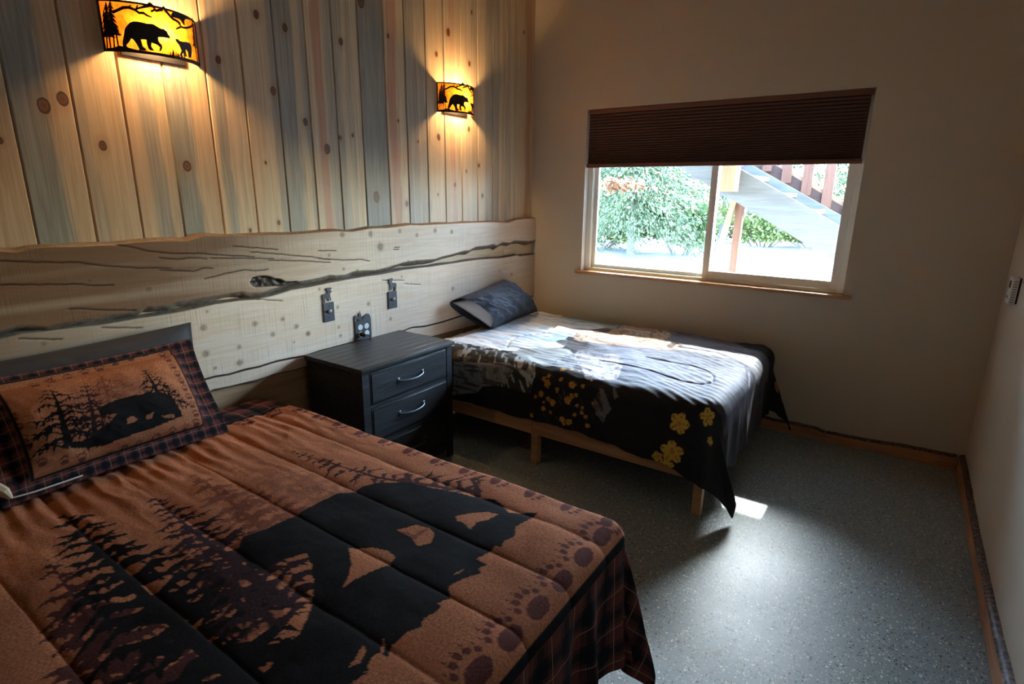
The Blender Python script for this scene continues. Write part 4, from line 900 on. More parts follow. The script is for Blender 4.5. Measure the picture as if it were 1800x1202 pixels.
def paw_print(C, U, V, cx, cy, ang, r, col, k=1.0):
    w = window(U, V, (cx-2.6*r, cy-2.6*r), (cx+2.6*r, cy+2.6*r))
    if w is None: return
    u = U[w]-cx; v = V[w]-cy; ca, sa_ = math.cos(ang), math.sin(ang)
    x = (u*ca+v*sa_)/r; y = (-u*sa_+v*ca)/r          # y forward
    m = ((x/0.95)**2 + ((y+0.25)/(0.55+0.12*x*x))**2 < 1)
    for tx, ty, tr in ((-1.0,0.55,0.24),(-0.5,0.98,0.27),(0.08,1.12,0.28),(0.62,0.95,0.26),(1.0,0.5,0.22)):
        m |= (((x-tx)/0.85)**2 + (y-ty)**2*0.8 < tr*tr)
        m |= (np.abs(x-tx*1.18) < 0.05) & (y > ty+0.32) & (y < ty+0.62)
    sub = C[w]; sub[m, :3] = sub[m, :3]*(1-k) + np.asarray(col)*k
def flower(C, U, V, cx, cy, r, col, seed, core=(0.30,0.13,0.02)):
    s_ = (np.abs(U-cx) < 1.2*r) & (np.abs(V-cy) < 1.2*r)
    if not s_.any(): return
    u = U[s_]-cx; v = V[s_]-cy; th_ = np.arctan2(v, u)+seed; d = np.hypot(u, v)/r
    pet = d < 0.55+0.45*np.abs(np.cos(th_*2.5))**0.6
    line = (np.abs(np.sin(th_*2.5)) < 0.10) & (d > 0.2)
    full = np.zeros(U.shape, bool); full[s_] = pet & ~line; put(C, full, col, 0.95)
    full = np.zeros(U.shape, bool); full[s_] = d < 0.2; put(C, full, core)

TAN = (0.40, 0.160, 0.078); BLACK = (0.0115, 0.0105, 0.011); RUST = (0.20, 0.072, 0.042); RUST2 = (0.29, 0.115, 0.065); PLUM = (0.035, 0.017, 0.019); MAROON = (0.075, 0.028, 0.024)

# ---------------- bear comforter (near bed)
def comforter_bear():
    x1, y0, y1, zt, r = 1.955, 0.02, 1.445, 0.582, 0.055
    na, nb = 560, 520
    ua = np.linspace(0, 1, na); ub = np.linspace(0, 1, nb)
    UA, UB = np.meshgrid(ua, ub, indexing='ij')
    hemr = 0.40; heml = 0.34; foot = 0.50
    B = (y0-heml) + UB*(y1+hemr-y0+heml)
    A = 0.066 + UA*(x1+foot-0.066)
    X, Y, Z, ext, c = drape(A, B, x1, y0, y1, zt, r, 0.16, 0.02, 0.10, 1.0)
    top = np.clip(1-ext/0.05, 0, 1)
    sm = np.abs(np.sin(math.pi*(B-0.28)/0.21)) + 1e-4
    puff = 0.010*sm**0.3
    dim = np.clip(1-np.abs(A-x1)/0.16, 0, 1)*0.010
    wr = 0.020*(fbm(A*3.2, B*3.2, 3, 1)-0.45) + 0.010*(ridged(A*5, B*13, 5)-0.6)*np.clip(1.3-A*0.8, 0.15, 1) + 0.006*(fbm(A*18, B*9, 3, 8)-0.45)
    ripp = 0.0036*np.sin(B*2*math.pi/0.055 + 9*fbm(A*3, B*5, 3, 3))*(0.3+1.2*fbm(A*4, B*9, 2, 13))*np.clip((0.80-A)/0.35, 0, 1)*np.clip((A-0.2)/0.15, 0, 1)
    disp = puff + wr + ripp
    edge = np.clip(np.maximum(A-x1, 0)/0.08, 0, 1)
    Z = Z + disp*(1-0.85*np.clip(ext/0.04, 0, 1))*np.where(A > x1, 1-edge*0.6, 1)
    X = X + np.where((A > x1), disp*0.5*np.clip((A-x1)/0.08, 0, 1), 0)
    # head end tucks down on the mattress
    Z -= 0.018*np.clip((0.20-A)/0.13, 0, 1)
    C = np.ones(A.shape+(4,)); C[..., :3] = TAN
    tn = fbm(A*5, B*5, 4, 12)[..., None]; C[..., :3] *= (0.72+0.55*tn)
    put(C, fbm(A*3.0, B*4.0, 3, 21) > 0.56, (0.36, 0.14, 0.07), 0.45)
    ax = DATA['axes1']
    tree_print(C, A, B, ax[3], 0.10, RUST2, 12, 0.5, 4, 1.2)
    tree_print(C, A, B, [(0.70,1.05),(1.0,1.07),(1.25,1.10)], 0.09, RUST2, 12, 0.5, 14, 1.2)
    tree_print(C, A, B, [(0.95,0.60),(1.2,0.61),(1.5,0.62)], 0.13, (0.25,0.095,0.05), 10, 0.5, 24, 1.1)
    tree_print(C, A, B, ax[2], 0.13, RUST, 13, 0.5, 5, 1.15)
    tree_print(C, A, B, [(0.78,0.90),(1.0,0.905),(1.3,0.90)], 0.09, RUST, 12, 0.6, 15, 1.1)
    tree_print(C, A, B, [(1.06,0.33),(1.3,0.31),(1.62,0.29)], 0.17, MAROON, 15, 0.5, 6, 1.3)
    tree_print(C, A, B, [(0.80,0.38),(1.1,0.36),(1.5,0.34)], 0.15, MAROON, 14, 0.6, 16, 1.2)
    tree_print(C, A, B, ax[4], 0.115, (0.055, 0.022, 0.020), 20, 0.8, 7, 0.75, lean=0.9)
    tree_print(C, A, B, ax[1], 0.185, PLUM, 21, 0.6, 8, 1.2)
    tree_print(C, A, B, [(1.30,0.52),(1.5,0.50),(1.8,0.50)], 0.15, BLACK, 12, 0.5, 19, 0.95)
    tree_print(C, A, B, ax[0], 0.235, BLACK, 21, 0.6, 9, 1.25)
    tree_print(C, A, B, [(0.98,0.66),(1.2,0.63),(1.5,0.60)], 0.12, PLUM, 14, 0.6, 29, 0.8)
    bear = inpoly(A + 0.004*(vnoise(A*90, B*90, 1)-0.5), B + 0.004*(vnoise(A*90, B*90, 2)-0.5), DATA['bear'])
    hole = np.zeros(A.shape, bool)
    for h in DATA['bear_holes']: hole |= inpoly(A, B, h)
    put(C, bear & ~hole, BLACK)
    # ragged ground edge beyond the paws of the bear
    put(C, hole & (fbm(A*30, B*30, 2, 4) > 0.55), RUST)
    PAW = (0.115, 0.036, 0.030)
    for k in range(12): paw_print(C, A, B, 0.40+k*0.142, 1.447, -math.pi/2+0.15, 0.033, PAW)
    for k in range(13): paw_print(C, A, B, 1.962, 1.375-k*0.121, math.pi/2+0.05, 0.043, PAW)
    for k in range(12): paw_print(C, A, B, 0.40+k*0.142, 0.02, -math.pi/2+0.15, 0.033, PAW)
    for k in range(9): paw_print(C, A, B, 0.345, 1.36-k*0.135, math.pi/2, 0.032, PAW)
    fx, fy = 2.035, 1.515
    pl_ = ((A > fx) | (B > fy) | (B < -0.05) | (A < 0.285))
    bind = ((np.abs(A-fx) < 0.016) & (B < fy+0.01)) | ((np.abs(B-fy) < 0.014) & (A < fx)) | ((np.abs(A-0.285) < 0.012))
    put(C, bind, (0.012, 0.011, 0.013))
    plv = (pl_ & ~bind).astype(float)
    cloth = np.stack([A, B, np.zeros_like(A)], -1)
    m = mat_fabric('bear_comforter_cloth', 0.82, 0.42, 150, plaid=True, sheen=0.0, bstr=0.35, spec=0.06)
    o = grid_mesh('comforter', np.stack([X, Y, Z], -1), m, None, {'paint': C, 'cloth': cloth, 'plaid': plv})
    md = o.modifiers.new('edge', 'SOLIDIFY'); md.thickness = 0.010; md.offset = -1; md.use_rim_only = True
    return tag(o, 'rust brown comforter printed with a black bear, pines and paw prints', 'comforter')
comforter_bear()

# ---------------- moose comforter (far bed)
def comforter_moose():
    x1, y0, y1, zt, r = 1.905, 2.695, 3.91, 0.590, 0.09
    na, nb = 430, 400
    UA, UB = np.meshgrid(np.linspace(0, 1, na), np.linspace(0, 1, nb), indexing='ij')
    B0 = y0 + (UB-0.25)*2.0
    foot = np.interp(UB, [0, 0.2, 0.35, 1.0], [0.40, 0.42, 0.47, 0.47])
    A = 0.066 + UA*(x1+foot-0.066)
    heml = np.interp(A, [0.06, 0.4, 1.0, 1.5, 1.75, 1.95, 2.45], [0.345, 0.365, 0.35, 0.37, 0.40, 0.47, 0.50]) + 0.008*np.sin(A*9)
    hemr = np.interp(A, [0.06, 1.5, 2.45], [0.30, 0.34, 0.40])
    B = (y0-heml) + UB*(y1-y0+heml+hemr)
    X, Y, Z, ext, c = drape(A, B, x1, y0, y1, zt, r, np.where(B < y0, 0.30, 0.26), np.where(B < y0, -0.03, -0.10), 0.055, 2.0)
    far = B > y1
    Y = np.where(far & (A < x1), np.minimum(Y, DEPTH-0.012), Y); Y = np.minimum(Y, DEPTH-0.012)
    X = X + np.where(far & (A > x1), ext*0.10*np.clip((B-y1)/0.2, 0, 1), 0)
    D_ = DATA['b2']
    groove = np.zeros(A.shape)
    for l in D_['loops']: groove = np.maximum(groove, np.clip(1-segdist(A, B, l)/0.013, 0, 1))
    for k in range(4):
        l = [(0.12+0.42*k+0.05*math.sin(j*1.3+k), 2.75+j*0.12) for j in range(10)]
        if k < 2: groove = np.maximum(groove, np.clip(1-segdist(A, B, l)/0.018, 0, 1)*0.7)
    puff = 0.010*(1-groove**1.5)+0.008
    foots = np.clip((A-1.35)/0.4, 0, 1)
    wr = 0.032*(fbm(A*3.0, B*3.0, 3, 31)-0.45) + 0.018*(ridged(A*3.5 + B*2, B*11, 35)-0.6)*(1-foots) + 0.006*(fbm(A*14, B*14, 3, 38)-0.45)
    ripp = 0.0020*np.sin((B*0.9+A*0.5)*2*math.pi/0.045 + 7*fbm(A*3, B*4, 3, 43))*(0.2+1.5*fbm(A*5, B*5, 2, 47))*foots*np.clip((2.0-A)/0.08, 0, 1)
    disp = puff + wr + ripp
    Z = Z + disp*(1-0.8*np.clip(ext/0.05, 0, 1))
    X = X + np.where(A > x1, 0.6*disp*np.clip((A-x1)/0.08, 0, 1)*(1-c), 0)
    Y = Y - np.where(B < y0, 0.6*disp*np.clip((y0-B)/0.08, 0, 1)*(1-c), 0)
    Z -= 0.02*np.clip((0.18-A)/0.1, 0, 1); Z = np.maximum(Z, 0.006)
    # slightly turned-up cloth by the nightstand at the head
    # ---- print, plus wrinkle light painted on the foot face
    n1 = fbm(A*6, B*6, 4, 51); n2 = fbm(A*22, B*22, 3, 53); st = fbm(A*5, B*34, 4, 57); dg = fbm(A*40+B*25, B*9-A*12, 3, 59)
    C = np.ones(A.shape+(4,)); C[..., :3] = (0.011, 0.0115, 0.013)
    ap = A + 0.22*(n1-0.47)
    sky = (ap < 0.84+0.45*np.clip(B-3.55, 0, 0.4)) & (B + 0.10*(n2-0.45) > 2.66 + 0.12*np.clip(A-0.1, 0, 1)) & (B < 4.02)
    put(C, sky, (0.88, 0.91, 0.93))
    put(C, sky*np.clip((st-0.50)*6, 0, 1)*np.clip(A*2.5, 0, 1), (0.20, 0.46, 0.66), 0.75)
    put(C, sky*np.clip((n1-0.52)*8, 0, 1)*(A > 0.45), (0.22, 0.46, 0.62), 0.6)
    put(C, (A < 1.35)*np.clip((B-3.82+0.1*(n1-0.5))/0.06, 0, 1)*(A > 0.4), (0.10, 0.26, 0.33), 0.8)
    forest = (A < 0.98+0.2*(n1-0.5)) & (B < 2.74+0.10*np.clip(A-0.1, 0, 1)+0.07*(n2-0.45)) & (B > 2.50)
    put(C, forest, (0.035, 0.036, 0.028))
    put(C, forest*(dg > 0.52), (0.55, 0.58, 0.58), 0.75)
    put(C, forest*(n2 > 0.56), (0.20, 0.16, 0.10), 0.6)
    put(C, inpoly(A, B, D_['grey']), (0.30, 0.31, 0.31), 0.8)
    put(C, inpoly(A, B, D_['grey'])*(fbm(A*6, B*60, 3, 61) > 0.52), (0.03, 0.03, 0.03), 0.8)
    put(C, inpoly(A, B, D_['grey'])*(n2 > 0.55), (0.06, 0.06, 0.055), 0.7)
    slope = inpoly(A + 0.05*(n2-0.45), B + 0.05*(n2-0.45), D_['slope'])
    put(C, slope, (0.40, 0.44, 0.46)); put(C, slope*(n1 > 0.5), (0.24, 0.27, 0.24), 0.6)
    FURC = (0.125, 0.132, 0.172)
    body = ((A > 0.98) & (A < 2.12) & (B > 2.645+0.10*np.clip((1.5-A), 0, 1)+0.04*(st-0.45)) & (B < 3.86-0.14*np.clip(A-1.2, 0, 1)+0.06*(n1-0.5)))
    soft = np.clip((B-2.60)/0.42, 0, 1)*np.clip((3.95-B)/0.16, 0, 1)*np.clip((A-0.95)/0.12, 0, 1)
    put(C, body*soft, FURC)
    put(C, body*soft*np.clip((st-0.45)*6, 0, 1), (0.185, 0.192, 0.24), 0.6)
    put(C, body*np.clip((dg-0.5)*8, 0, 1), (0.06, 0.062, 0.08), 0.5)
    hair = fbm(A*9+B*5, B*62-A*18, 3, 83); put(C, body*soft*np.clip((hair-0.5)*7, 0, 1), (0.25, 0.255, 0.305), 0.65); put(C, body*np.clip((0.40-hair)*8, 0, 1), (0.055, 0.056, 0.075), 0.6)
    put(C, inpoly(A, B, D_['back']), (0.22, 0.225, 0.265), 0.6)
    ft = np.clip((A-2.0)/0.06, 0, 1)*np.clip((B-2.70)/0.10, 0, 1)*np.clip((3.75-B)/0.12, 0, 1)
    put(C, ft, (0.10, 0.105, 0.14), 0.8); put(C, ft*np.clip((fbm(A*4, B*45, 3, 91)-0.48)*7, 0, 1), (0.05, 0.05, 0.065), 0.8)  # grey-blue foot face, lit and shaded satin wrinkles painted as streaks
    ant = inpoly(A + 0.03*(n2-0.45), B + 0.03*(n2-0.45), D_['antler'])
    put(C, ant, (0.48, 0.33, 0.215)); put(C, ant*np.clip((st-0.42)*7, 0, 1), (0.70, 0.58, 0.47), 0.8); put(C, ant*(dg > 0.56), (0.16, 0.09, 0.055), 0.7)
    ra = np.clip(1-segdist(A, B, D_['antler']+D_['antler'][:1])/0.012, 0, 1); put(C, ra*0.6, (0.26, 0.12, 0.05))
    put(C, inpoly(A, B, D_['muzzle']), (0.80, 0.70, 0.58), 0.8)
    for k in ('face', 'face2'): put(C, inpoly(A + 0.02*(n2-0.45), B + 0.02*(n2-0.45), D_[k]), (0.03, 0.026, 0.034), 0.9)
    fur = inpoly(A + 0.05*(n2-0.45), B + 0.06*(dg-0.45), D_['fur'])
    put(C, fur, (0.50, 0.49, 0.53), 0.9); put(C, fur*(fbm(A*60+B*20, B*20-A*14, 2, 71) > 0.5), (0.16, 0.14, 0.17), 0.7)
    neck = inpoly(A + 0.03*(dg-0.45), B, D_['neck']); put(C, neck*(dg > 0.42), (0.20, 0.19, 0.19), 0.8); put(C, neck*(n2 > 0.55), (0.12, 0.06, 0.035), 0.7)
    rs = np.random.RandomState(4)
    mead = (A > 0.92) & (A < 1.45) & (B < 2.62) & (fbm(A*60+B*40, B*16, 2, 77) > 0.60); put(C, mead, (0.075, 0.06, 0.028), 0.7)
    for i, (fa, fb, fr_) in enumerate(D_['flow']): flower(C, A, B, fa, fb, fr_*1.15, (0.62, 0.30, 0.035), i*1.7)
    for i, (fa, fb, fr_) in enumerate(D_['big']): flower(C, A, B, fa, fb, fr_, (0.72, 0.44, 0.06), i*2.1, (0.5, 0.26, 0.03))
    for fa, fb, fr_ in ((2.06, 4.12, 0.05), (2.22, 4.18, 0.055), (2.18, 4.06, 0.04), (2.30, 4.27, 0.045), (1.98, 4.22, 0.04)): flower(C, A, B, fa, fb, fr_, (0.60, 0.24, 0.05), fa*9)
    cloth = np.stack([A, B, np.zeros_like(A)], -1)
    m = mat_fabric('moose_comforter_cloth', 0.62, 0.12, 120, sheen=0.0, bstr=0.40, spec=0.25)
    o = grid_mesh('comforter', np.stack([X, Y, Z], -1), m, None, {'paint': C, 'cloth': cloth})
    md = o.modifiers.new('edge', 'SOLIDIFY'); md.thickness = 0.012; md.offset = -1; md.use_rim_only = True
    return tag(o, 'moose and mountain printed comforter with yellow flowers on the bed under the window', 'comforter')
comforter_moose()

# ---------------- pillows
def pillow_grid(corner, n, thick, ns=150, nt=90, flange=0.0, seed=0, pinch=0.06, wr=0.006, open0=False, back=0.55):
    """corner(s,t)->3-D on the mid plane, s,t in 0..1; returns closed loop grid (front rows then back rows)"""
    s = np.linspace(0, 1, ns); t = np.concatenate([np.linspace(0, 1, nt), np.linspace(1, 0, nt)])
    fr = np.concatenate([np.ones(nt), -np.ones(nt)*back])
    Sg, Tg = np.meshgrid(s, t); F = np.repeat(fr[:, None], ns, 1)
    # pillow edges pull in between the corners
    sp = 0.5+(Sg-0.5)*(1-pinch*np.sin(np.pi*Tg)); tp = 0.5+(Tg-0.5)*(1-pinch*1.2*np.sin(np.pi*Sg))
    fs = flange
    a = np.clip((Sg-fs)/(1-2*fs), 0, 1)*2-1; b = np.clip((Tg-fs*1.6)/(1-3.2*fs), 0, 1)*2-1
    ha = (1-np.abs(a)**2.6) if not open0 else np.where(a < 0, 1-np.abs(a)**5*0.35, 1-np.abs(a)**2.6)
    h = np.clip(ha, 0, 1)**0.55 * np.clip(1-np.abs(b)**2.4, 0, 1)**0.6
    w = wr*((ridged(Sg*5+Tg*2.5, Tg*1.6-Sg*0.8, seed)-0.55)*1.5 + (ridged(Sg*3+Tg*5, Tg*2-Sg*6, seed+6)-0.55)*0.8 + (fbm(Sg*9, Tg*9, 3, seed+3)-0.45)*0.8)
    off = F*(thick*h + w*np.clip(h*2, 0, 1)) + np.where(F > 0, 0.003, -0.003)
    return sp, tp, off, Sg, Tg, F

# bear sham on the near bed
O_, sa_, ta_, n_ = (np.array(v) for v in DATA['sham_frame'])
def sham():
    S0, S1, T0, T1 = -0.385, 0.348, -0.035, 0.392
    sp, tp, off, Sg, Tg, F = pillow_grid(None, None, 0.075, 210, 130, 0.075, 3, 0.035, 0.008)
    s_ = S0+(S1-S0)*sp; t_ = T0+(T1-T0)*tp
    base = O_ - n_*0.045
    droop = -0.02*np.clip((0.15-Tg)/0.15, 0, 1)
    P = base + s_[..., None]*sa_ + t_[..., None]*ta_ + (off+droop)[..., None]*n_
    su = S0+(S1-S0)*Sg; tu = T0+(T1-T0)*Tg
    C = np.ones(su.shape+(4,)); C[..., :3] = (0.38, 0.155, 0.075)
    C[..., :3] *= (0.70+0.6*fbm(su*9, tu*9, 4, 4))[..., None]
    put(C, (tu > 0.30+0.05*fbm(su*12, tu*12, 2, 6))*1.0, (0.36, 0.14, 0.06), 0.45)
    cols = [BLACK, PLUM, RUST, RUST2]
    for i, (ax, w, ci) in enumerate(sorted(DATA['sham_trees'], key=lambda q: -q[2])):
        a0, a1 = ax; mid = ((a0[0]+a1[0])/2, (a0[1]+a1[1])/2)
        tree_print(C, su, tu, [a0, mid, a1], w, cols[ci], 13, 0.6, 40+i, 0.85)
    br = inpoly(su, tu, DATA['sham_bear']); ho = np.zeros(su.shape, bool)
    for h in DATA['sham_holes']: ho |= inpoly(su, tu, h)
    put(C, br & ~ho, BLACK)
    for px, py in DATA['sham_paws']: paw_print(C, su, tu, px, py, 0.0, 0.0125, (0.10, 0.036, 0.028), 0.9)
    px0, px1, pz0, pz1 = -0.305, 0.262, 0.012, 0.372
    inside = (su > px0) & (su < px1) & (tu > pz0) & (tu < pz1) & (F > 0)
    pip = inside & ((su < px0+0.008) | (su > px1-0.008) | (tu < pz0+0.008) | (tu > pz1-0.008))
    put(C, pip, (0.02, 0.018, 0.018))
    plv = (~inside).astype(float)
    m = mat_fabric('bear_sham_cloth', 0.85, 0.35, 65, plaid=True, sheen=0.0, bstr=0.3, spec=0.06)
    o = grid_mesh('pillow', P, m, None, {'paint': C, 'cloth': np.stack([su*2.6, tu*2.6, F*0.0], -1), 'plaid': plv})
    return tag(o, 'bear printed pillow sham with plaid border at the head of the near bed', 'pillow')
sham_o = sham()
MAT_GREYP = None
def plain_pillow(name, c00, c10, c11, c01, thick, col, label, seed, open0=False, ns=120, nt=70, wr=0.008, pinch=0.05, back=0.6):
    c00, c10, c11, c01 = (np.array(c, float) for c in (c00, c10, c11, c01))
    nn = np.cross(c10-c00, c01-c00); nn /= np.linalg.norm(nn)
    if nn[0] < 0: nn = -nn
    sp, tp, off, Sg, Tg, F = pillow_grid(None, None, thick, ns, nt, 0.0 if open0 else 0.015, seed, pinch, wr, open0, back)
    sp_, tp_ = sp[..., None], tp[..., None]
    P = (c00*(1-sp_)+c10*sp_)*(1-tp_) + (c01*(1-sp_)+c11*sp_)*tp_ + off[..., None]*nn
    C = np.ones(sp.shape+(4,)); C[..., :3] = col
    m = mat_fabric(name+'_cloth', 0.7, 0.02, 200, bstr=0.10, spec=0.25, fold_k=0.1)
    o = grid_mesh(name, P, m, None, {'paint': C, 'cloth': np.stack([Sg*0.75, Tg*0.5, F*0], -1)})
    return tag(o, label, 'pillow') if label else o
plain_pillow('pillow', (0.185, 0.12, 0.615), (0.205, 1.175, 0.615), (0.095, 1.165, 1.020), (0.085, 0.12, 1.005), 0.060, (0.032, 0.032, 0.035), 'dark grey pillow standing against the slab behind the bear sham', 5, back=0.45)
P2 = [(0.075, 2.905, 0.842), (0.235, 3.165, 0.625), (0.175, 3.895, 0.622), (0.085, 3.515, 0.925)]
case = plain_pillow('pillow', P2[1], P2[2], P2[3], P2[0], 0.125, (0.040, 0.047, 0.062), 'slate grey pillow with its white filling showing on the far bed', 9, True, 170, 100, 0.020, 0.03, 0.45)
mid = lambda a, b, t: tuple(a[i]+(b[i]-a[i])*t for i in range(3))
ins = [mid(P2[1], P2[2], 0.012), mid(P2[1], P2[2], 0.9), mid(P2[0], P2[3], 0.9), mid(P2[0], P2[3], 0.012)]
ins = [mid(ins[0], ins[3], 0.03), mid(ins[1], ins[2], 0.06), mid(ins[2], ins[1], 0.06), mid(ins[3], ins[0], 0.04)]
fill = plain_pillow('pillow_filling', *ins, 0.115, (0.60, 0.555, 0.53), None, 11, False, 80, 60, 0.006, 0.03, 0.42)
fill.parent = case; fill['label'] = 'off white pillow filling'
# cream hem corner and pale zip under the sham
MAT_CREAM = plain('cream_hem', (0.42, 0.34, 0.22), 0.85, 0.15, nscale=60, namp=0.1)
bm = bmesh.new(); add_tube(bm, [(0.385, 0.415, 0.628), (0.400, 0.47, 0.630), (0.405, 0.53, 0.632), (0.408, 0.60, 0.634)], 0.0028, 6)
z_ = bm_obj('zip', bm, MAT_WPILLOW, sham_o, True)
bm = bmesh.new(); add_tube(bm, [(0.30, 0.36, 0.672), (0.345, 0.385, 0.668), (0.375, 0.405, 0.650), (0.385, 0.415, 0.628)], [0.018, 0.022, 0.016, 0.006], 8)
bm_obj('hem_corner', bm, MAT_CREAM, sham_o, True)

# ================================================================== OUTSIDE
MAT_GRAVEL = plain('pale_gravel', (0.24, 0.23, 0.215), 0.9, 0.1, nscale=14, namp=0.2, bstr=0.5, bscale=30, bdist=0.03)
MAT_GREYWOOD = wood('weathered_grey_timber', (0.1035, 0.1035, 0.1069), (0.1587, 0.1587, 0.1621), axis=0, rough=0.75)
MAT_CEDAR = wood('red_brown_stain', (0.1260, 0.0525, 0.0315), (0.1848, 0.0840, 0.0525), axis=2, rough=0.7)
MAT_CEDARD = wood('dark_brown_stain', (0.0546, 0.0294, 0.0231), (0.0924, 0.0504, 0.0378), axis=0, rough=0.7)
MAT_ORANGE = wood('fresh_orange_timber', (0.2714, 0.1498, 0.0842), (0.3370, 0.2059, 0.1264), axis=2, rough=0.7)
MAT_TREAD = wood('pale_tread', (0.3000, 0.2880, 0.2760), (0.3960, 0.3840, 0.3720), axis=1, rough=0.8)
GZ = 0.05
bm = bmesh.new(); add_box(bm, (-30, DEPTH+0.14, GZ-0.2), (30, 46, GZ)); 
ground = tag(bm_obj('ground', bm, MAT_GRAVEL), 'pale gravel yard outside the window', kind='structure')
# ---- stairs
SL = -0.5515
st = empty('outdoor_staircase', (1.8, 6.1, GZ)); tag(st, 'weathered grey outdoor staircase descending past the window', 'staircase')
def ztop(x): return 1.809 + SL*(x-1.254)
xa, xb = -0.45, 4.0
def stringer(y0, y1, dz):
    poly = [(xa, ztop(xa)+dz), (xb, ztop(xb)+dz), (xb, max(GZ, ztop(xb)-0.298+dz)), (xb-0.2, max(GZ, ztop(xb-0.2)-0.298+dz)), (xa, ztop(xa)-0.298+dz)]
    prism('stringer', poly, lambda p, d: (p[0], d, p[1]), y0, y1, MAT_GREYWOOD, st)
stringer(5.60, 5.64, 0.0); stringer(6.53, 6.57, 0.015)
for k in range(-6, 9):
    x = 1.50+k*0.278; z = ztop(x)-0.075
    if z < GZ+0.1 or x < xa+0.1: continue
    box('tread', (x-0.15, 5.642, z-0.038), (x+0.13, 6.528, z), MAT_TREAD, st, 0.004, 1)
    box('riser', (x-0.148, 5.642, z-0.19), (x-0.128, 6.528, z-0.038), MAT_GREYWOOD, st)
bl_ = DATA['block']
box('beam_end', (1.127, 5.42, 1.603), (1.268, 5.598, 2.02), MAT_ORANGE, st, 0.004, 1)
box('post', (1.196, 5.86, GZ), (1.262, 5.95, 1.56), MAT_CEDAR, st, 0.004, 1)
bm = bmesh.new()
prism('x', [(1.165,1.56),(1.215,1.56),(1.035,0.70),(0.985,0.70)], lambda p, d: (p[0], d, p[1]), 5.83, 5.88, None, None, bm)
bm_obj('brace', bm, MAT_ORANGE, st)
for k in range(-3, 11):
    x = 1.427+k*0.2025; zb2 = 1.72 - 0.60*(x-1.427) - 0.02
    if zb2 < 0.3: continue
    box('baluster', (x, 6.70, zb2), (x+0.095, 6.735, zb2+1.15), MAT_CEDAR, st, 0.003, 1)
def sloped(name, x0, x1, dz0, dz1, y0, y1, mat):
    f = lambda x: 1.813-0.60*(x-1.543)
    prism(name, [(x0,f(x0)+dz0),(x1,f(x1)+dz0),(x1,f(x1)+dz1),(x0,f(x0)+dz1)], lambda p, d: (p[0], d, p[1]), y0, y1, mat, st)
sloped('lower_rail', 0.7, 3.6, 0.0, -0.045, 6.735, 6.79, MAT_ORANGE)
sloped('skirt_board', 0.7, 3.6, -0.045, -0.215, 6.737, 6.77, MAT_CEDARD)
sloped('hand_rail', 0.7, 3.6, 0.98, 0.92, 6.68, 6.78, MAT_CEDAR)
for k in range(0, 14):
    x = 1.53+k*0.2025-0.9
    z = 1.813-0.60*(x-1.543)
    if z < 0.4: continue
    box('picket', (x, 6.74, z), (x+0.045, 6.775, z+0.93), MAT_ORANGE, st)
# ---- porch deck overhead
dk = empty('porch_deck', (1.4, 4.9, 2.62)); tag(dk, 'timber porch deck overhead outside the window', 'deck')
for k in range(9):
    y = DEPTH+0.142+k*0.152
    box('deck_board', (-3.0, y, 2.66), (6.0, y+0.146, 2.70), MAT_CEDARD, dk)
for k in range(12):
    box('joist', (-2.9+k*0.78, DEPTH+0.145, 2.50), (-2.86+k*0.78, 5.50, 2.66), MAT_CEDARD, dk)
box('rim_joist', (-3.0, 5.50, 2.48), (6.0, 5.54, 2.66), MAT_CEDARD, dk)
for x in (-2.6, 5.4): box('deck_post', (x, 5.42, GZ), (x+0.12, 5.54, 2.48), MAT_CEDAR, dk)

# ---- trees
def mat_leaf(name, c0, c1):
    m = M(name, 0.75, 0.15); P = m.pos(); f = m.noise(P, 4.5, 3); g = m.noise(P, 21, 2)
    m.color(m.mix((f*0.6+g*0.4).step(0.36, 0.64), c0, c1)); return m.m
MAT_SPRUCE = mat_leaf('spruce_needles', (0.052, 0.074, 0.036), (0.140, 0.160, 0.075))
MAT_DEAD = mat_leaf('dead_needles', (0.19, 0.062, 0.026), (0.28, 0.11, 0.05))
MAT_LEAF = mat_leaf('light_leaves', (0.105, 0.135, 0.034), (0.20, 0.215, 0.068))
MAT_LEAF2 = mat_leaf('deep_leaves', (0.056, 0.086, 0.028), (0.13, 0.165, 0.055))
MAT_TRUNK = plain('grey_trunk', (0.15, 0.13, 0.12), 0.9, 0.1, nscale=20, namp=0.35, bstr=0.6, bscale=25, bdist=0.03)
def leaves(name, cen, dirs, size, aspect, mat, parent, seed):
    rs = np.random.RandomState(seed); n = len(cen)
    d = dirs + rs.normal(0, 0.35, (n,3)); d /= np.linalg.norm(d, axis=1)[:,None]
    s = np.cross(d, rs.normal(0, 1, (n,3))); s /= np.linalg.norm(s, axis=1)[:,None]
    sz = size*(0.6+0.8*rs.rand(n))[:,None]
    V = np.stack([cen-d*sz, cen-s*sz*aspect, cen+d*sz, cen+s*sz*aspect], 1).reshape(-1,3)
    me = bpy.data.meshes.new(name); q = np.arange(4*n)
    me.vertices.add(4*n); me.vertices.foreach_set('co', V.reshape(-1).astype(np.float32))
    me.loops.add(4*n); me.loops.foreach_set('vertex_index', q.astype(np.int32))
    me.polygons.add(n); me.polygons.foreach_set('loop_start', (np.arange(n)*4).astype(np.int32))
    me.update(calc_edges=True)
    o = link(name, me, mat, parent); o['kind'] = 'stuff'; return o
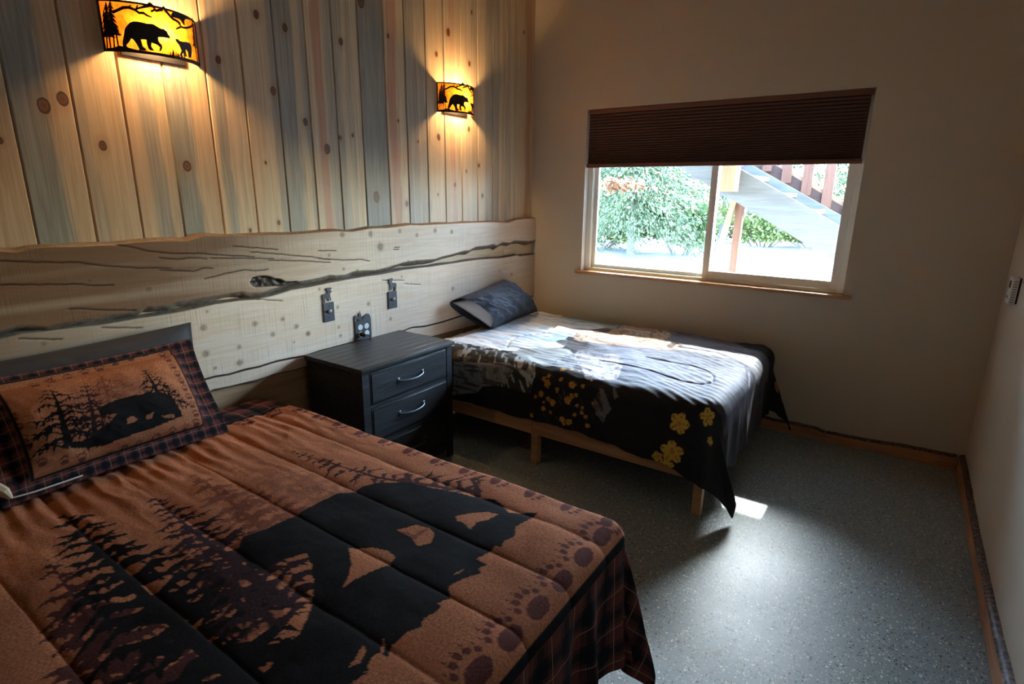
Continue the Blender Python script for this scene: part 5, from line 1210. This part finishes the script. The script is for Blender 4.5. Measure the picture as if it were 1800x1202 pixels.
def spruce(x, y, h, rad, z0, label, seed, dens=1.35, dead=False, trunk_r=0.11, lean=0.0):
    root = empty('spruce_tree', (x, y, GZ)); tag(root, label, 'tree', 'trees beyond the yard')
    bm = bmesh.new(); add_tube(bm, [(x, y, GZ), (x+lean*0.3, y, GZ+h*0.3), (x+lean, y, GZ+h)], [trunk_r, trunk_r*0.75, 0.02], 10); bm_obj('trunk', bm, MAT_TRUNK, root, True)
    rs = np.random.RandomState(seed); cs, ds = [], []
    nl = int(15*h/5)
    for i in range(nl):
        f = i/(nl-1); z = z0+(h-z0)*f; R_ = rad*(1-f)**0.8+0.1
        for b in range(int(11*dens)):
            a = rs.rand()*2*math.pi; rr = R_*(0.7+0.5*rs.rand()); m = int(80*dens)
            t = rs.rand(m)**0.7; u = rs.normal(0, 0.10, (m,3))*(0.5+rr*0.4)
            c = np.stack([x+lean*f+math.cos(a)*rr*t, y+math.sin(a)*rr*t, GZ+z-0.30*rr*t**1.6+rs.normal(0,.04,m)], 1)+u*[1,1,0.5]
            cs.append(c); ds.append(np.tile([math.cos(a), math.sin(a), -0.6], (m,1)))
    leaves('foliage', np.concatenate(cs), np.concatenate(ds), 0.058, 0.30, MAT_SPRUCE, root, seed+1)
    if dead:
        n = 260; c = np.array([x+0.55, y-rad*0.90, GZ+1.70]) + rs.normal(0, 1, (n,3))*[0.26,0.10,0.07]
        leaves('dead_branch', c, np.tile([0.6,-0.6,-0.4], (n,1)), 0.09, 0.3, MAT_DEAD, root, seed+2)
    return root
def shrub(x, y, w, h, label, seed, mat, n=1500, size=0.055, name='shrub'):
    root = empty(name, (x, y, GZ)); tag(root, label, name.replace('_', ' '), 'shrubs along the edge of the yard')
    n = int(n*2.2); rs = np.random.RandomState(seed); k = max(4, int(w*4))
    cc = np.stack([x+(rs.rand(k)-0.5)*w, y+(rs.rand(k)-0.5)*w*0.5, GZ+h*(0.3+0.55*rs.rand(k))], 1)
    id_ = rs.randint(0, k, n); d = rs.normal(0, 1, (n,3)); d /= np.linalg.norm(d, axis=1)[:,None]
    c = cc[id_] + d*np.array([w*0.22, w*0.2, h*0.3])*(rs.rand(n)**0.4)[:,None]; c[:,2] = np.maximum(c[:,2], GZ+0.02)
    leaves('foliage', c, d, size, 0.6, mat, root, seed+1)
    bm = bmesh.new()
    for i in range(min(k, 7)): add_tube(bm, [(x+(cc[i,0]-x)*0.3, y, GZ), tuple(cc[i])], [0.02, 0.006], 6)
    bm_obj('stems', bm, MAT_TRUNK, root, True)
    return root
spruce(-3.2, 13.9, 4.8, 2.2, 0.75, 'grey trunked spruce with a rusty dead branch left in the window', 101, 1.9, True, 0.10)
spruce(-5.6, 15.6, 5.2, 2.3, 0.3, 'spruce at the far left edge of the window view', 111)
spruce(-2.15, 18.6, 4.2, 1.5, 1.5, 'slim dark trunked spruce beside the window mullion', 121, 1.0, False, 0.09)
spruce(-4.0, 20.5, 5.2, 2.7, 0.4, 'tall spruce behind the grey trunked spruce', 131)
spruce(-0.2, 21.0, 5.2, 2.5, 0.5, 'spruce behind the brown stair post', 141)
spruce(1.5, 22.5, 5.2, 2.6, 0.5, 'spruce beyond the stair stringer', 151)
spruce(3.6, 22.0, 5.2, 2.7, 0.4, 'spruce behind the stair railing at right', 161)
spruce(-7.4, 21.5, 5.2, 2.8, 0.4, 'distant spruce beyond the left window jamb', 171)
shrub(-2.1, 14.6, 2.0, 1.25, 'leafy green shrub right of the grey trunk', 201, MAT_LEAF2, 1800)
shrub(-4.6, 14.9, 2.0, 0.9, 'low bright shrub left of the grey trunk', 211, MAT_LEAF, 1500)
shrub(-2.6, 19.6, 1.6, 0.7, 'small yellow green shrub by the slim trunk', 221, MAT_LEAF, 900)
shrub(-0.9, 18.6, 2.2, 1.2, 'bright shrub seen behind the brown post', 231, MAT_LEAF, 1800)
shrub(0.5, 18.9, 2.4, 1.35, 'pale green shrub under the stair stringer', 241, MAT_LEAF, 1900)
shrub(2.0, 19.2, 2.2, 1.1, 'shrub at the low end of the stringer', 251, MAT_LEAF2, 1600)
shrub(-6.4, 17.5, 2.6, 1.3, 'shrub in the shade at far left of the yard', 261, MAT_LEAF2, 1500)
